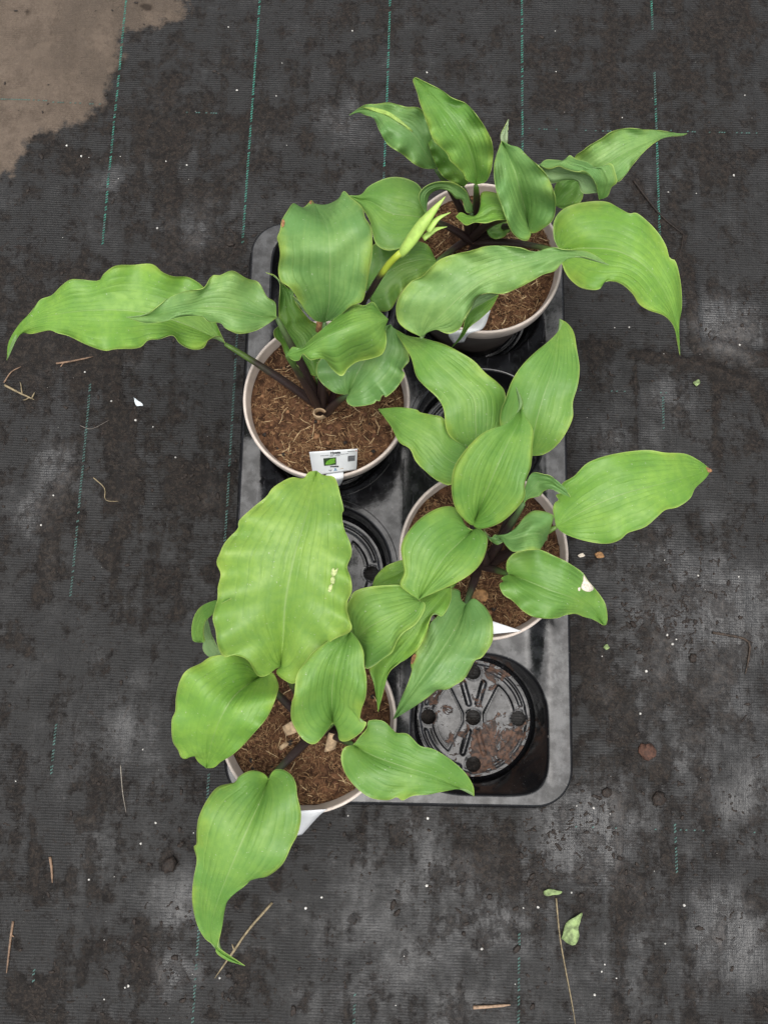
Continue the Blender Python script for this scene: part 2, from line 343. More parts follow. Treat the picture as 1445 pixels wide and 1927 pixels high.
def mat_ground():
    n = N('weed_fabric'); sp = n.n('SeparateXYZ'); n.link(n.pos(), sp.inputs[0]); x, y = sp.outputs[0], sp.outputs[1]
    wob = n.noise(45, 3); patchy = n.noise(17, 4, .6)
    ribs = n.math('SINE', n.math('ADD', n.math('MULTIPLY', y, 2 * math.pi / .0027), n.math('MULTIPLY', wob, 5.)))
    mp = n.n('Mapping'); n.link(n.pos(), mp.inputs[0]); mp.inputs['Scale'].default_value = (1, 9, 1); thr = n.noise(90, 3, .6, mp.outputs[0])
    mv = n.n('Mapping'); n.link(n.pos(), mv.inputs[0]); mv.inputs['Scale'].default_value = (7, .6, 1); vst = n.noise(9, 4, .6, mv.outputs[0])
    warp = n.math('SINE', n.math('MULTIPLY', x, 2 * math.pi / .0019))
    wv = n.ramp(n.math('ADD', ribs, n.math('MULTIPLY', warp, .35)), -1.2, 1.2)
    vis = n.ramp(patchy, .36, .64, .35, 1.)
    wv = n.math('ADD', n.math('MULTIPLY', wv, vis), n.math('MULTIPLY', n.math('SUBTRACT', 1., vis), thr))
    big = n.noise(5, 5, .6); mid = n.noise(30, 9, .72); fine = n.noise(420, 5, .65); crumb = n.noise(150, 6, .72, None, .5); worm = n.noise(60, 6, .62, None, 2.2)
    dirt_shade = n.ramp(n.math('ADD', n.math('ADD', mid, n.math('MULTIPLY', n.math('SUBTRACT', big, .5), .60)), n.math('ADD', n.math('MULTIPLY', n.attr('dirt'), .24), n.math('MULTIPLY', n.math('SUBTRACT', vst, .5), .35))), .47, .68)
    wetm = n.ramp(n.math('ADD', n.math('MULTIPLY', n.attr('wet'), .50), n.math('ADD', n.math('MULTIPLY', n.math('SUBTRACT', n.noise(24, 9, .75), .5), 1.2), n.math('MULTIPLY', n.math('SUBTRACT', vst, .5), -.35))), -.10, .65)
    clog = n.math('SUBTRACT', 1., n.math('MULTIPLY', dirt_shade, .7))
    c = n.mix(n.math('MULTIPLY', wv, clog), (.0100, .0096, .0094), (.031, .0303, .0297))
    c = n.mix(n.math('MULTIPLY', dirt_shade, .85), c, n.mix(n.ramp(fine, .35, .65), (.012, .009, .007), (.038, .028, .021)))
    c = n.mix(n.ramp(n.math('ADD', crumb, n.math('MULTIPLY', dirt_shade, .10)), .575, .615, 0, .9), c, (.009, .007, .006))
    c = n.mix(n.ramp(n.math('ADD', worm, n.math('MULTIPLY', dirt_shade, .06)), .645, .665, 0, .75), c, (.018, .012, .009))
    c = n.mix(n.ramp(n.noise(900, 2), .72, .76, 0, .5), c, (.22, .21, .19))
    dry = n.ramp(n.math('ADD', n.attr('dry'), n.math('MULTIPLY', n.math('SUBTRACT', n.noise(45, 7, .7), .5), .065)), -.006, .008)
    dcol = n.mix(n.ramp(mid, .35, .65), (.085, .064, .048), (.150, .115, .088)); dcol = n.mix(n.ramp(crumb, .56, .7, 0, .6), dcol, (.075, .055, .04))
    dcol = n.mix(n.ramp(fine, .4, .75, 0, .35), dcol, (.20, .16, .125)); dcol = n.mix(n.ramp(big, .45, .65, 0, .45), dcol, (.075, .060, .047))
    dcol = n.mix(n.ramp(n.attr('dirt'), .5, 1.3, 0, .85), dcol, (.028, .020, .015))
    c = n.mix(dry, c, dcol)
    rg = n.math('SUBTRACT', n.ramp(dirt_shade, 0, 1, .50, .66), n.math('MULTIPLY', wetm, .26))
    rg = n.math('ADD', rg, n.math('MULTIPLY', dry, .35))
    h = n.math('ADD', n.math('MULTIPLY', n.math('MULTIPLY', wv, clog), .35), n.math('ADD', n.math('MULTIPLY', crumb, n.ramp(dirt_shade, 0, 1, .5, 1.4)), n.math('ADD', n.math('MULTIPLY', fine, .35), n.math('MULTIPLY', worm, .8))))
    nm = n.bump(h, .8, .0014)
    nm = n.bump(n.math('ADD', mid, vst), .45, .004, nm)
    n.set(color=c, rough=rg, spec=n.ramp(n.math('SUBTRACT', wetm, n.math('MULTIPLY', dry, 1.)), 0, 1, .24, .90), normal=nm)
    return n.m
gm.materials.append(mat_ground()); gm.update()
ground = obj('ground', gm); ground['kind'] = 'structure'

# green marking threads: rows of slanted stitches sewn into the fabric
for li, lx in enumerate(LINES):
    mb = MB(); y = -.46; k = 0
    while y < .80:
        px = CX + F * ((np.array([lx, y, -H]) @ MC)[0] / -(np.array([lx, y, -H]) @ MC)[2])
        keep = fbm(np.array([y * 9 + li * 7.7]), np.array([li * 3.1]), 21, 3)[0] + (.34 if y > .42 else -.10)
        if y > .32 and li == 0: keep += .05
        if keep > -.03 and random.random() > .10 and not (abs(lx - TC[0]) < HW and abs(y - TC[1]) < HL):
            fad = 0 if (y > .40 and keep > .10 and random.random() > .15) else 1
            for sgn in (-1, 1):
                w = .0006; ln = .0015; xx = lx + sgn * .0006 + random.gauss(0, .00012) + .0008 * math.sin(y * 9 + li); yy = y + (.0008 if sgn > 0 else 0)
                q = np.array([(xx - w, yy - ln, 0), (xx + w, yy - ln * .3, 0), (xx + w, yy + ln, 0), (xx - w, yy + ln * .3, 0)])
                zz = gzf(lx, y)
                lo = q.copy(); lo[:, 2] = zz - .0006; hi = q * 1.; hi[:, 2] = zz + .0005; ctr = hi.mean(0); hi[:, :2] = ctr[:2] + (hi[:, :2] - ctr[:2]) * .75
                mb.add(np.vstack([lo, hi]), [(4, 5, 6, 7), (0, 1, 5, 4), (1, 2, 6, 5), (2, 3, 7, 6), (3, 0, 4, 7)], fad)
        y += .0031
    V, Fc, mi = mb.get(); o = obj('marking_thread', mesh('marking_thread', V, Fc, [M_thread, M_threadf], mi=mi, smooth=False), ground); o['kind'] = 'stuff'
mb = MB()
for (ax, bx, ly, pr) in [(-.47, -.40, .594, .8), (-.40, -.34, .5925, .35), (-.26, -.20, .585, .25), (.13, .27, .577, .4), (.30, .45, .58, .3), (.2, .62, -.182, .22), (-.6, -.47, .595, .6), (.2, .31, .268, .2)]:
    x = ax
    while x < bx:
        if random.random() < pr:
            zz = gzf(x, ly); w = .0006; ln = .0012
            q = np.array([(x - ln, ly - w, 0), (x + ln * .4, ly - w, 0), (x + ln, ly + w, 0), (x - ln * .4, ly + w, 0)])
            lo = q.copy(); lo[:, 2] = zz - .0006; hi = q.copy(); hi[:, 2] = zz + .0004
            mb.add(np.vstack([lo, hi]), [(4, 5, 6, 7), (0, 1, 5, 4), (1, 2, 6, 5), (2, 3, 7, 6), (3, 0, 4, 7)], 1)
        x += .0028
V, Fc, mi = mb.get(); o = obj('marking_thread', mesh('marking_thread', V, Fc, [M_thread, M_threadf], mi=mi, smooth=False), ground); o['kind'] = 'stuff'

# ------------------------------------------------------------------ tray
DECK, FLOOR = .055, .006
tray = thing('nursery_tray', 'black plastic nursery tray with eight round cells lying on the dark fabric', 'tray', (TC[0], TC[1], 0))
tray.rotation_euler.z = TA
def tchild(name, V, Fc, mats, parent=None, **k): return obj(name, mesh(name, V, Fc, mats, **k), parent or tray)
PX, PY, R0 = .0748, .1425, .0662
def rrect(hw, hl, r, n=14):
    P = []
    for sx, sy, a0 in ((1, 1, 0), (-1, 1, 90), (-1, -1, 180), (1, -1, 270)):
        for k in range(n + 1):
            a = R(a0 + 90 * k / n); P.append((sx * (hw - r) + r * math.cos(a), sy * (hl - r) + r * math.sin(a)))
    return np.array(P)
CR = .032
def opening(a, col, row):
    c, s = math.cos(a), math.sin(a); n = 2.
    if (row == 3 and s > 0) or (row == 0 and s < 0): n = 5. if c * col > 0 else 3.2
    elif c * col > 0: n = 2.35
    return R0 / (abs(c)**n + abs(s)**n)**(1 / n)
NA = 160
def deckz(x, y):
    d = min(HW - abs(x), HL - abs(y)); t = min(max((d - .017) / .022, 0), 1); t = t * t * (3 - 2 * t)
    ax = abs(x) / .02; return DECK - t * (.0065 - .0028 * math.exp(-ax * ax) + .0016 * math.cos(y / PY * 2 * math.pi))
for row in range(4):
    for col in (-1, 1):
        cx, cy = col * PX, (row - 1.5) * PY
        x0, x1 = (0, HW) if col > 0 else (-HW, 0)
        y0 = -HL if row == 0 else cy - PY / 2; y1 = HL if row == 3 else cy + PY / 2
        an = sorted([2 * math.pi * j / NA for j in range(NA)] + [math.atan2(yy - cy, xx - cx) % (2 * math.pi) for xx in (x0, x1) for yy in (y0, y1)])
        k = len(an); V = []; rings = []
        def border(a):
            c, s = math.cos(a), math.sin(a)
            t = min((x1 - cx) / c if c > 1e-9 else 9, (x0 - cx) / c if c < -1e-9 else 9, (y1 - cy) / s if s > 1e-9 else 9, (y0 - cy) / s if s < -1e-9 else 9)
            x, y = cx + c * t, cy + s * t
            lo, hi = 0., t                                   # pull into the rounded tray corner
            def out(t):
                qx = abs(cx + c * t) - (HW - CR); qy = abs(cy + s * t) - (HL - CR)
                return qx > 0 and qy > 0 and math.hypot(qx, qy) > CR
            if out(t):
                for _ in range(30):
                    m_ = (lo + hi) / 2
                    if out(m_): hi = m_
                    else: lo = m_
                t = lo
            return t
        op = [opening(a, col, row) for a in an]; bo = [border(a) for a in an]; deck = []; ND = 7
        for q_ in range(ND):
            for a, b_, o_ in zip(an, bo, op):
                r_ = b_ + (o_ - b_) * q_ / ND; x_, y_ = cx + math.cos(a) * r_, cy + math.sin(a) * r_; deck.append((x_, y_, deckz(x_, y_)))
        prof = [(0, 0, 0), (.0008, -.0002, 0), (.0018, -.0008, 0), (.0026, -.0022, 0), (.0034, -.007, .06), (.0045, -.016, .25), (.005, -.026, .5), (.005, -.036, .8), (.0045, -.043, 1), (.0035, -.0475, 1)]
        VV = list(deck)
        for dr, dz, bl in prof:
            for a, o_ in zip(an, op):
                r_ = (o_ - dr) * (1 - bl) + (.0615 - dr * .4) * bl
                x_, y_ = cx + math.cos(a) * o_, cy + math.sin(a) * o_; VV.append((cx + math.cos(a) * r_, cy + math.sin(a) * r_, DECK + dz + (deckz(x_, y_) - DECK) * max(0, 1 + dz / .03)))
        for a in an: VV.append((cx + math.cos(a) * .0565, cy + math.sin(a) * .0565, FLOOR))
        nr = len(prof) + 1 + ND; Fc = []
        for i in range(nr - 1):
            for j in range(k): Fc.append((i * k + j, (i + 1) * k + j, (i + 1) * k + (j + 1) % k, i * k + (j + 1) % k))
        # deck belongs to the deck part, the well is the cell part
        dk = [f for f in Fc if f[0] < ND * k]; well = [tuple(v - ND * k for v in f) for f in Fc if f[0] >= ND * k]
        tchild('deck_panel', VV[:(ND + 1) * k], [tuple(f) for f in dk], M_trays)
        cell = tchild('cell', VV[ND * k:], well, M_tray)
        if row == 0 and col == 1: muddy_cell = cell
        cell['_c'] = 0; del cell['_c']
        # floor plate with ribs and drain holes
        if row == 0 and col == -1:
            HR, HP = .0076, .0450
            holes = [(0, 0)] + [(HP * math.cos(a), HP * math.sin(a)) for a in (0, math.pi / 2, math.pi, 3 * math.pi / 2)]
            pts = []; edges = []
            def loop(cx_, cy_, r_, n_):
                b = len(pts)
                for j in range(n_): pts.append((cx_ + r_ * math.cos(2 * math.pi * j / n_), cy_ + r_ * math.sin(2 * math.pi * j / n_)))
                edges.extend((b + j, b + (j + 1) % n_) for j in range(n_))
            loop(0, 0, .0565, 120)
            for h_ in holes: loop(*h_, HR, 32)
            g = np.arange(-.056, .056, .0011)
            for a_ in g:
                for b_ in g:
                    if math.hypot(a_, b_) < .0558 and all(math.hypot(a_ - h_[0], b_ - h_[1]) > HR + .0006 for h_ in holes): pts.append((a_, b_))
            vo, eo, fo, *_ = geometry.delaunay_2d_cdt([Vector(p) for p in pts], edges, [], 0, 1e-7)
            VO = np.array([(v.x, v.y) for v in vo])
            fo = [f for f in fo if np.hypot(*VO[list(f)].mean(0)) < .0565 and all(np.hypot(*(VO[list(f)].mean(0) - h_)) > HR * .985 for h_ in holes)]
            def sm(d, w=.0007): return 1 / (1 + np.exp(np.clip(-d / w * 2.2, -40, 40)))
            X, Y = VO[:, 0], VO[:, 1]; rr = np.hypot(X, Y)
            hh = .0020 * sm(rr - .0525) + .0016 * sm(.0018 - abs(rr - .0490), .0004) * (1 - sm(.012 - np.minimum(abs(X), abs(Y))))
            dpan = np.minimum(np.minimum(.0405 - rr, abs(X) - .0105 - .52 * np.maximum(abs(Y) - .004, 0)), 1)
            hp = sm(dpan, .0004); edgep = np.exp(-(dpan / .0009)**2)
            hh += .0010 * hp + .0009 * edgep
            for sx in (-1, 1):
                for sy in (-1, 1):
                    d_ = seg_dist(X, Y, [(sx * .0045, sy * .0135), (sx * .0105, sy * .034)]); hh += .0022 * sm(.0022 - d_, .0005)
            hd = np.min([np.hypot(X - h_[0], Y - h_[1]) for h_ in holes], axis=0)
            hh *= np.clip((hd - HR) / .002, 0, 1)
            hh += .0006 * np.exp(-((hd - HR) / .0015)**2)
            floor_me = {}
            for key, mm in (('clean', M_trayf), ('mud', M_trayd)):
                Vf = np.c_[X, Y, FLOOR + hh]; rim = MB(); rim.add(Vf, [tuple(f) for f in fo])
                for h_ in holes:
                    A_ = [2 * math.pi * j / 32 for j in range(32)]
                    rim.add([(h_[0] + HR * math.cos(a), h_[1] + HR * math.sin(a), FLOOR + .0006) for a in A_] + [(h_[0] + HR * math.cos(a), h_[1] + HR * math.sin(a), FLOOR - .002) for a in A_],
                            [(j, (j + 1) % 32, 32 + (j + 1) % 32, 32 + j) for j in range(32)])
                v_, f_, _ = rim.get(); floor_me[key] = mesh('cell_floor', v_, f_, mm)
        fl = obj('cell_floor', floor_me['mud' if (row == 0 and col == 1) else 'clean'], cell); fl.location = (cx, cy, 0)
# rim edge and skirt
prof = [(0., DECK), (.0012, DECK - .0004), (.0022, DECK - .0016), (.0026, DECK - .004), (.0030, DECK - .016), (.0062, DECK - .0175), (.0068, DECK - .0185), (.0068, DECK - .034), (.0058, DECK - .034)]
V = []; k = None
for o_, z in prof:
    P = rrect(HW + o_, HL + o_, CR + o_); k = len(P); V += [(x, y, z) for x, y in P]
Fc = [(i * k + j, (i + 1) * k + j, (i + 1) * k + (j + 1) % k, i * k + (j + 1) % k) for i in range(len(prof) - 1) for j in range(k)]
tchild('skirt', V, Fc, M_tray)
# raised beads moulded in the webs between four cells
for wy in (-PY, 0, PY):
    for sx in (-1, 1):
        for sy in (-1, 1):
            c_ = np.array([sx * PX, wy + sy * PY / 2]); rb = .0705
            a0 = math.atan2(-sy * PY / 2, -sx * PX); P = [(c_[0] + rb * math.cos(a0 + t), c_[1] + rb * math.sin(a0 + t), deckz(c_[0] + rb * math.cos(a0 + t), c_[1] + rb * math.sin(a0 + t)) + .0001) for t in np.linspace(-.62, .62, 30)]
            P = [p for p in P if p[0] * sx > .001 and (p[1] - wy) * sy > .001]
            if len(P) > 3: v_, f_ = tube(P, .00045, 6); tchild('bead', v_, f_, M_tray)
    v_, f_ = tube([(0, wy + q_, deckz(0, wy + q_)) for q_ in np.linspace(-.04, .04, 20)], .0004, 6); tchild('bead', v_, f_, M_tray)

# ------------------------------------------------------------------ pots
POTS = {'B': (-.055, .2075, 'left of the tray, with the printed label'), 'A': (.0835, .3475, ''), 'C': (.0880, .0725, ''), 'D': (-.0585, -.0745, '')}
RIMZ, SOILZ, RO = .135, .1235, .0746
PLAB = {'B': 'taupe plastic pot holding the hosta with the printed white label', 'A': 'taupe plastic pot at the tray corner under the hosta with many curled leaves',
        'C': 'taupe plastic pot standing between two empty cells, bark chip on its soil', 'D': 'taupe plastic pot with dry tan sheaths on its soil, beside the muddy empty cell'}
def make_pot(key, seed):
    cx, cy, _ = POTS[key]
    t = thing('flower_pot', PLAB[key], 'pot', (cx, cy, .009), 'taupe pots in the tray')
    ph = seed * 1.7
    wob = lambda a, z: .0006 * math.sin(2 * a + ph) * (z / RIMZ) + .0003 * math.sin(3 * a + ph)
    v, f = lathe([(.0, .009), (.045, .009), (.050, .0095), (.0515, .011), (.0690, .1165), (.0705, .1175)], 96, wob); child('pot_wall', v + [cx, cy, 0], f, M_potw, t)
    v, f = lathe([(.0703, .1172), (.0725, .1175), (RO - .0009, .1195), (RO - .0002, .1325), (RO - .0006, .1342), (RO - .0012, RIMZ), (RO - .0024, RIMZ), (RO - .0031, .1343), (RO - .0034, .1325), (RO - .0055, .1215)], 128, wob)
    child('pot_rim', v + [cx, cy, 0], f, M_potr, t)
    nr, na = 46, 150; V = [(cx, cy, SOILZ)]; Fc = []
    for i in range(1, nr + 1):
        r = (RO - .0046) * i / nr
        for j in range(na):
            a = 2 * math.pi * j / na; x, y = r * math.cos(a), r * math.sin(a); V.append((cx + x, cy + y, 0))
    V = np.array(V); X, Y = V[:, 0] - cx, V[:, 1] - cy; rr = np.hypot(X, Y)
    def sz(X, Y): 
        rr = np.hypot(X, Y); return SOILZ + .004 * np.exp(-(rr / .03)**2) - .0025 * (rr / .07)**3 + .0045 * fbm(X * 55 + seed * 9, Y * 55, seed, 4) + .0018 * fbm(X * 260, Y * 260 + seed, seed + 5, 2)
    V[:, 2] = sz(X, Y)
    gq = np.arange(-.08, .0801, .001); QX, QY = np.meshgrid(gq, gq); ZG = sz(QX, QY); DG = fbm(QX * 40 + seed, QY * 40, seed + 30, 2)
    szf = lambda x, y: float(ZG[int((y + .0805) / .001), int((x + .0805) / .001)])
    for j in range(na): Fc.append((0, 1 + j, 1 + (j + 1) % na))
    for i in range(nr - 1):
        for j in range(na): a = 1 + i * na; Fc.append((a + j, a + na + j, a + na + (j + 1) % na, a + (j + 1) % na))
    child('potting_soil', V, Fc, M_soil, t)
    mb = MB()
    for i in range(6500):
        r = .0685 * math.sqrt(random.random()); a = random.random() * 6.283; x, y = r * math.cos(a), r * math.sin(a)
        den = DG[int((y + .08) / .001), int((x + .08) / .001)]
        if den < -.12 and random.random() < .75: continue
        big = random.random() < .06; ln = (random.uniform(.006, .013) if big else random.uniform(.002, .0065)); w = random.uniform(.00028, .00055) if big else random.uniform(.00014, .00034)
        th = random.random() * 6.283; cv = random.gauss(0, .6 if not big else .3); P = []
        z0 = szf(x, y); px, py = x, y; lift = random.uniform(-.0004, .0022); tl = random.gauss(0, .12)
        for s_ in range(5):
            if math.hypot(px, py) > .0695: break
            P.append((cx + px, cy + py, szf(px, py) + lift + tl * ln * (s_ / 4 - .5) + .0004))
            px += math.cos(th) * ln / 4; py += math.sin(th) * ln / 4; th += cv / 4 + random.gauss(0, .15)
        if len(P) < 3: continue
        v, f = tube(P, [w * (.6 if q in (0, len(P) - 1) else 1) for q in range(len(P))], 3, 1, False)
        k = random.random(); mb.add(v, f, 3 if (big and k < .35) else 0 if k < .34 else 1 if k < .80 else 2)
    for i in range(110):                                   # dark crumbs and clods in the mix
        r = .066 * math.sqrt(random.random()); a = random.random() * 6.283; x, y = r * math.cos(a), r * math.sin(a); q = random.uniform(.0007, .0024) * (1.6 if random.random() < .1 else 1)
        v, f = lump(q, .7); mb.add(v + [cx + x, cy + y, szf(x, y) + q * .3], f, random.choice((2, 2, 4, 1, 1)))
    v, f, mi = mb.get(); o = child('coir_fibre', v, f, M_fib + [M_clod], t, mi=mi); o['kind'] = 'stuff'
    return t, sz
def lump(r, flat=.6, n=(5, 8)):
    V = [(0, 0, r * flat)]; Fc = []
    for i in range(1, n[0]):
        p = math.pi * i / n[0]
        for j in range(n[1]):
            a = 2 * math.pi * j / n[1]; k = random.uniform(.68, 1.22); V.append((r * k * math.sin(p) * math.cos(a), r * k * math.sin(p) * math.sin(a), r * flat * k * math.cos(p)))
    V.append((0, 0, -r * flat)); m = n[1]
    for j in range(m): Fc.append((0, 1 + j, 1 + (j + 1) % m)); b = 1 + (n[0] - 2) * m; Fc.append((b + (j + 1) % m, b + j, len(V) - 1))
    for i in range(n[0] - 2):
        for j in range(m): a = 1 + i * m; Fc.append((a + j, a + m + j, a + m + (j + 1) % m, a + (j + 1) % m))
    return np.array(V), Fc
SOIL = {k: make_pot(k, i + 1) for i, k in enumerate('BACD')}

# ------------------------------------------------------------------ hostas
TONE = {'mid': (.175, .370, .062), 'light': (.225, .455, .055), 'blue': (.185, .375, .115), 'dark': (.125, .285, .038), 'yellow': (.285, .480, .075), 'spike': (.52, .55, .40), 'pale': (.255, .450, .140)}
CROWN = {'A': at(893, 450, SOILZ), 'B': at(612, 772, SOILZ), 'C': at(905, 1062, SOILZ), 'D': at(598, 1372, SOILZ)}
HL_ = {'A': 'hosta with many curled and twisted leaves and an upright tall leaf', 'B': 'hosta with a pale yellow flower bud and long leaves drooping off the tray',
       'C': 'hosta with smooth flat leaves, one with a bleached white spot', 'D': 'hosta with the largest broad yellow-green leaf and a long hanging leaf'}
PLANT = {k: thing('hosta_plant', HL_[k], 'plant', tuple(CROWN[k]), 'hostas in the tray') for k in 'ABCD'}
LEAFGRID = {}
def patch_grid(L, Rr, z, eL, eR, M=None, nt=92, ns=14, rip=0., rk=5., ph=0., pw=1.7, fold=0.):
    t = np.linspace(0, 1, nt); l = resample(L, nt); r = resample(Rr, nt)
    m = resample(M, nt) if M is not None else (l + r) / 2
    ker = np.exp(-(np.arange(-9, 10) / 5.)**2); ker /= ker.sum()
    def low(e):
        d = e - (e[0] + (e[-1] - e[0]) * t[:, None]); p = np.pad(d, ((9, 9), (0, 0)), mode='reflect', reflect_type='odd')
        return e - d + np.stack([np.convolve(p[:, k], ker, 'valid') for k in (0, 1)], 1)
    ls, rs = low(l), low(r)
    zm = smooth1(z, t); zm = zm.mean() + .72 * (zm - zm.mean()); el = .7 * smooth1(eL, t); er = .7 * smooth1(eR, t)
    G = np.zeros((nt, 2 * ns + 1, 3)); UV = np.zeros((nt, 2 * ns + 1, 2))
    for j in range(2 * ns + 1):
        s = (j - ns) / ns; e, ed, es = (l, el, ls) if s < 0 else (r, er, rs); a = abs(s)
        P = m + (es + (e - es) * a**4 - m) * a
        zz = zm - .0013 * (1 - a)**7 * np.sin(np.pi * t)**.5 + ed * a**pw + fold * (1 - a)**3 + 1.5 * rip * a**2.2 * np.sin(2 * np.pi * (rk * t + ph + (.37 if s < 0 else 0))) * np.sin(np.pi * np.clip(t * 1.05, 0, 1))**.6
        zz += .0065 * min(1, a * 2.5) * fbm(t * 2.6 + ph * 9, np.full(nt, s * 1.3 + 7.), 11 + int(ph * 60), 2) * np.sin(np.pi * t)
        zz += .0016 * a * (fbm(t * 4 + ph * 5, np.full(nt, s * 2 + 3.), int(ph * 100) % 50, 3))
        G[:, j] = unproj(P, zz); UV[:, j] = np.stack([np.full(nt, (s + 1) / 2), t], 1)
    return G, UV
def grid_mesh(mb, uvs, G, UV, flip=False, th=.0005):
    nt, nw = G.shape[:2]
    du = np.gradient(G, axis=0); dv = np.gradient(G, axis=1); n = np.cross(dv, du); n /= np.linalg.norm(n, axis=2)[..., None] + 1e-12
    if n[..., 2].mean() < 0: n = -n
    top = G + n * th / 2; bot = G - n * th / 2; k = nt * nw; idx = np.arange(k).reshape(nt, nw)
    q = np.stack([idx[:-1, :-1], idx[:-1, 1:], idx[1:, 1:], idx[1:, :-1]], -1).reshape(-1, 4)
    a, b, c = top.reshape(-1, 3)[q[:, 0]], top.reshape(-1, 3)[q[:, 1]], top.reshape(-1, 3)[q[:, 3]]
    if (np.cross(b - a, c - a)[:, 2]).mean() < 0: q = q[:, ::-1]
    F2 = [tuple(f) for f in q]; Fb = [tuple(x + k for x in f[::-1]) for f in q]
    bd = np.r_[idx[0, :], idx[1:, -1], idx[-1, -2::-1], idx[-2:0:-1, 0]]; Fe = [(bd[i], bd[(i + 1) % len(bd)], bd[(i + 1) % len(bd)] + k, bd[i] + k) for i in range(len(bd))]
    V = np.vstack([top.reshape(-1, 3), bot.reshape(-1, 3)])
    b0 = mb.n
    mb.add(V, F2, 1 if flip else 0); mb.n -= len(V); mb.V.pop(); mb.add(V, Fb, 0 if flip else 1); mb.n -= len(V); mb.V.pop(); mb.add(V, Fe, 0)
    uvs.append(np.vstack([UV.reshape(-1, 2)] * 2))
def petiole(plant, base, tone, rad=.0036, sag=.25, crown=None, direction=None, top=.6, name='petiole'):
    c = np.array(CROWN[plant] if crown is None else crown); c = c + [random.gauss(0, .003), random.gauss(0, .003), -.004]
    b = np.array(base); d = b - c; mid = c + d * np.array([.38, .38, .62]); 
    q = np.array(direction if direction is not None else d * [1, 1, 0]); q = q / (np.linalg.norm(q) + 1e-9)
    t = np.linspace(0, 1, 16)[:, None]; P = (1 - t)**2 * c + 2 * t * (1 - t) * mid + t**2 * b
    P = np.vstack([P, P[-1] + (P[-1] - P[-2]) * .1])
    rr = np.interp(np.linspace(0, 1, len(P)), [0, .12, .5, .9, 1], [rad * 1.5, rad * 1.2, rad, rad * top, rad * .25])
    v, f = tube(P, rr, 10, .8)
    uv = np.repeat(np.stack([np.zeros(len(P)), np.linspace(0, 1, len(P))], 1), 10, 0)
    o = child(name, v, f, M_pet, PLANT[plant], uv=uv); o.color = (*[x * .55 for x in TONE[tone]], 1); return o
nleaf = [0]
def leaf(plant, pieces, tone, pet=True, rad=.0036, label=None, key=None, crown=None, dirs=None):
    """pieces: dicts with L, R (photo outlines from the base to the tip), z along the midrib, eL/eR edge heights over the midrib"""
    mb = MB(); uvs = []; G0 = None
    for p in pieces:
        p = dict(p); flip = p.pop('flip', False); nleaf[0] += 1
        p.setdefault('eL', [0]); p.setdefault('eR', [0]); p.setdefault('ph', (nleaf[0] * .613) % 1)
        p['Rr'] = p.pop('R'); G, UV = patch_grid(**p); G0 = G if G0 is None else G0
        grid_mesh(mb, uvs, G, UV, flip)
    v, f, mi = mb.get(); o = child('leaf', v, f, [M_leaf, M_under], PLANT[plant], mi=mi, uv=np.vstack(uvs)); o.color = (*TONE[tone], 1)
    if label: o['label'] = label
    if key: LEAFGRID[key] = (G0, o)
    if pet:
        ns = G0.shape[1] // 2; b = G0[0, ns] * 1.; b[2] -= .0015
        petiole(plant, b, tone, rad, crown=crown)
    return o
def spot(key, pts, mat, name, lift=.0013):
    """a patch of damaged tissue lying on a leaf, cut to a pixel outline"""
    G, o = LEAFGRID[key]; g = G.reshape(-1, 3)
    pc = (g - [0, 0, H]) @ MC; px = np.stack([CX + F * pc[:, 0] / -pc[:, 2], CY - F * pc[:, 1] / -pc[:, 2]], 1)
    P = resample(list(pts) + [pts[0]], 26)[:-1]; c = P.mean(0); V = []
    for q in [c] + list(c + (P - c) * .55) + list(P):
        d = np.hypot(*(px - q).T); i = np.argsort(d)[:4]; w = 1 / (d[i] + .5); V.append(unproj([q], (g[i, 2] * w).sum() / w.sum() + lift)[0])
    n = len(P); Fc = [(0, 1 + j, 1 + (j + 1) % n) for j in range(n)] + [(1 + j, 1 + n + j, 1 + n + (j + 1) % n, 1 + (j + 1) % n) for j in range(n)]
    V = np.array(V)
    top = len(V); W = V - [0, 0, lift * .9]; Fc += [(1 + n + j, 1 + n + j + top, 1 + n + (j + 1) % n + top, 1 + n + (j + 1) % n) for j in range(n)]
    off = np.array(PLANT_OF(o)); me = mesh(name, np.vstack([V, W]) - off, Fc, mat); return obj(name, me, o)
def PLANT_OF(o): return o.parent.location
D_ = dict

# ---- plant A
leaf('A', [D_(L=cA([(560, 497), (520, 480), (505, 450), (455, 400), (440, 370), (385, 315), (360, 250), (335, 180), (318, 120), (300, 68), (308, 57)]),
              R=cA([(560, 497), (600, 485), (620, 440), (630, 370), (620, 310), (595, 260), (560, 210), (520, 165), (460, 140), (420, 110), (370, 85), (320, 60), (308, 57)]),
              M=cA([(560, 497), (555, 430), (525, 330), (470, 240), (395, 150), (308, 57)]), z=[.225, .262, .285, .285, .262], eL=[.004, .012, .012, .004], eR=[.004, .014, .014, .004], rip=.003)], 'mid', key='A1')
leaf('A', [D_(L=cA([(508, 508), (425, 465), (385, 395), (365, 330), (358, 268)]), R=cA([(508, 508), (560, 450), (540, 380), (460, 310), (358, 268)]), z=[.19, .215, .235, .24], eL=[0, -.008, 0], rip=.002)], 'dark')
leaf('A', [D_(L=cA([(395, 432), (345, 430), (300, 410), (260, 375), (205, 340), (180, 310), (160, 270), (140, 225), (105, 212), (75, 200), (38, 212)]),
              R=cA([(395, 432), (400, 350), (365, 230), (325, 182), (270, 178), (205, 160), (150, 167), (100, 170), (38, 212)]), z=[.20, .232, .245, .235, .20], eL=[0, -.010, -.006, 0], eR=[0, .008, .006, 0], rip=.003)], 'blue', key='A2')
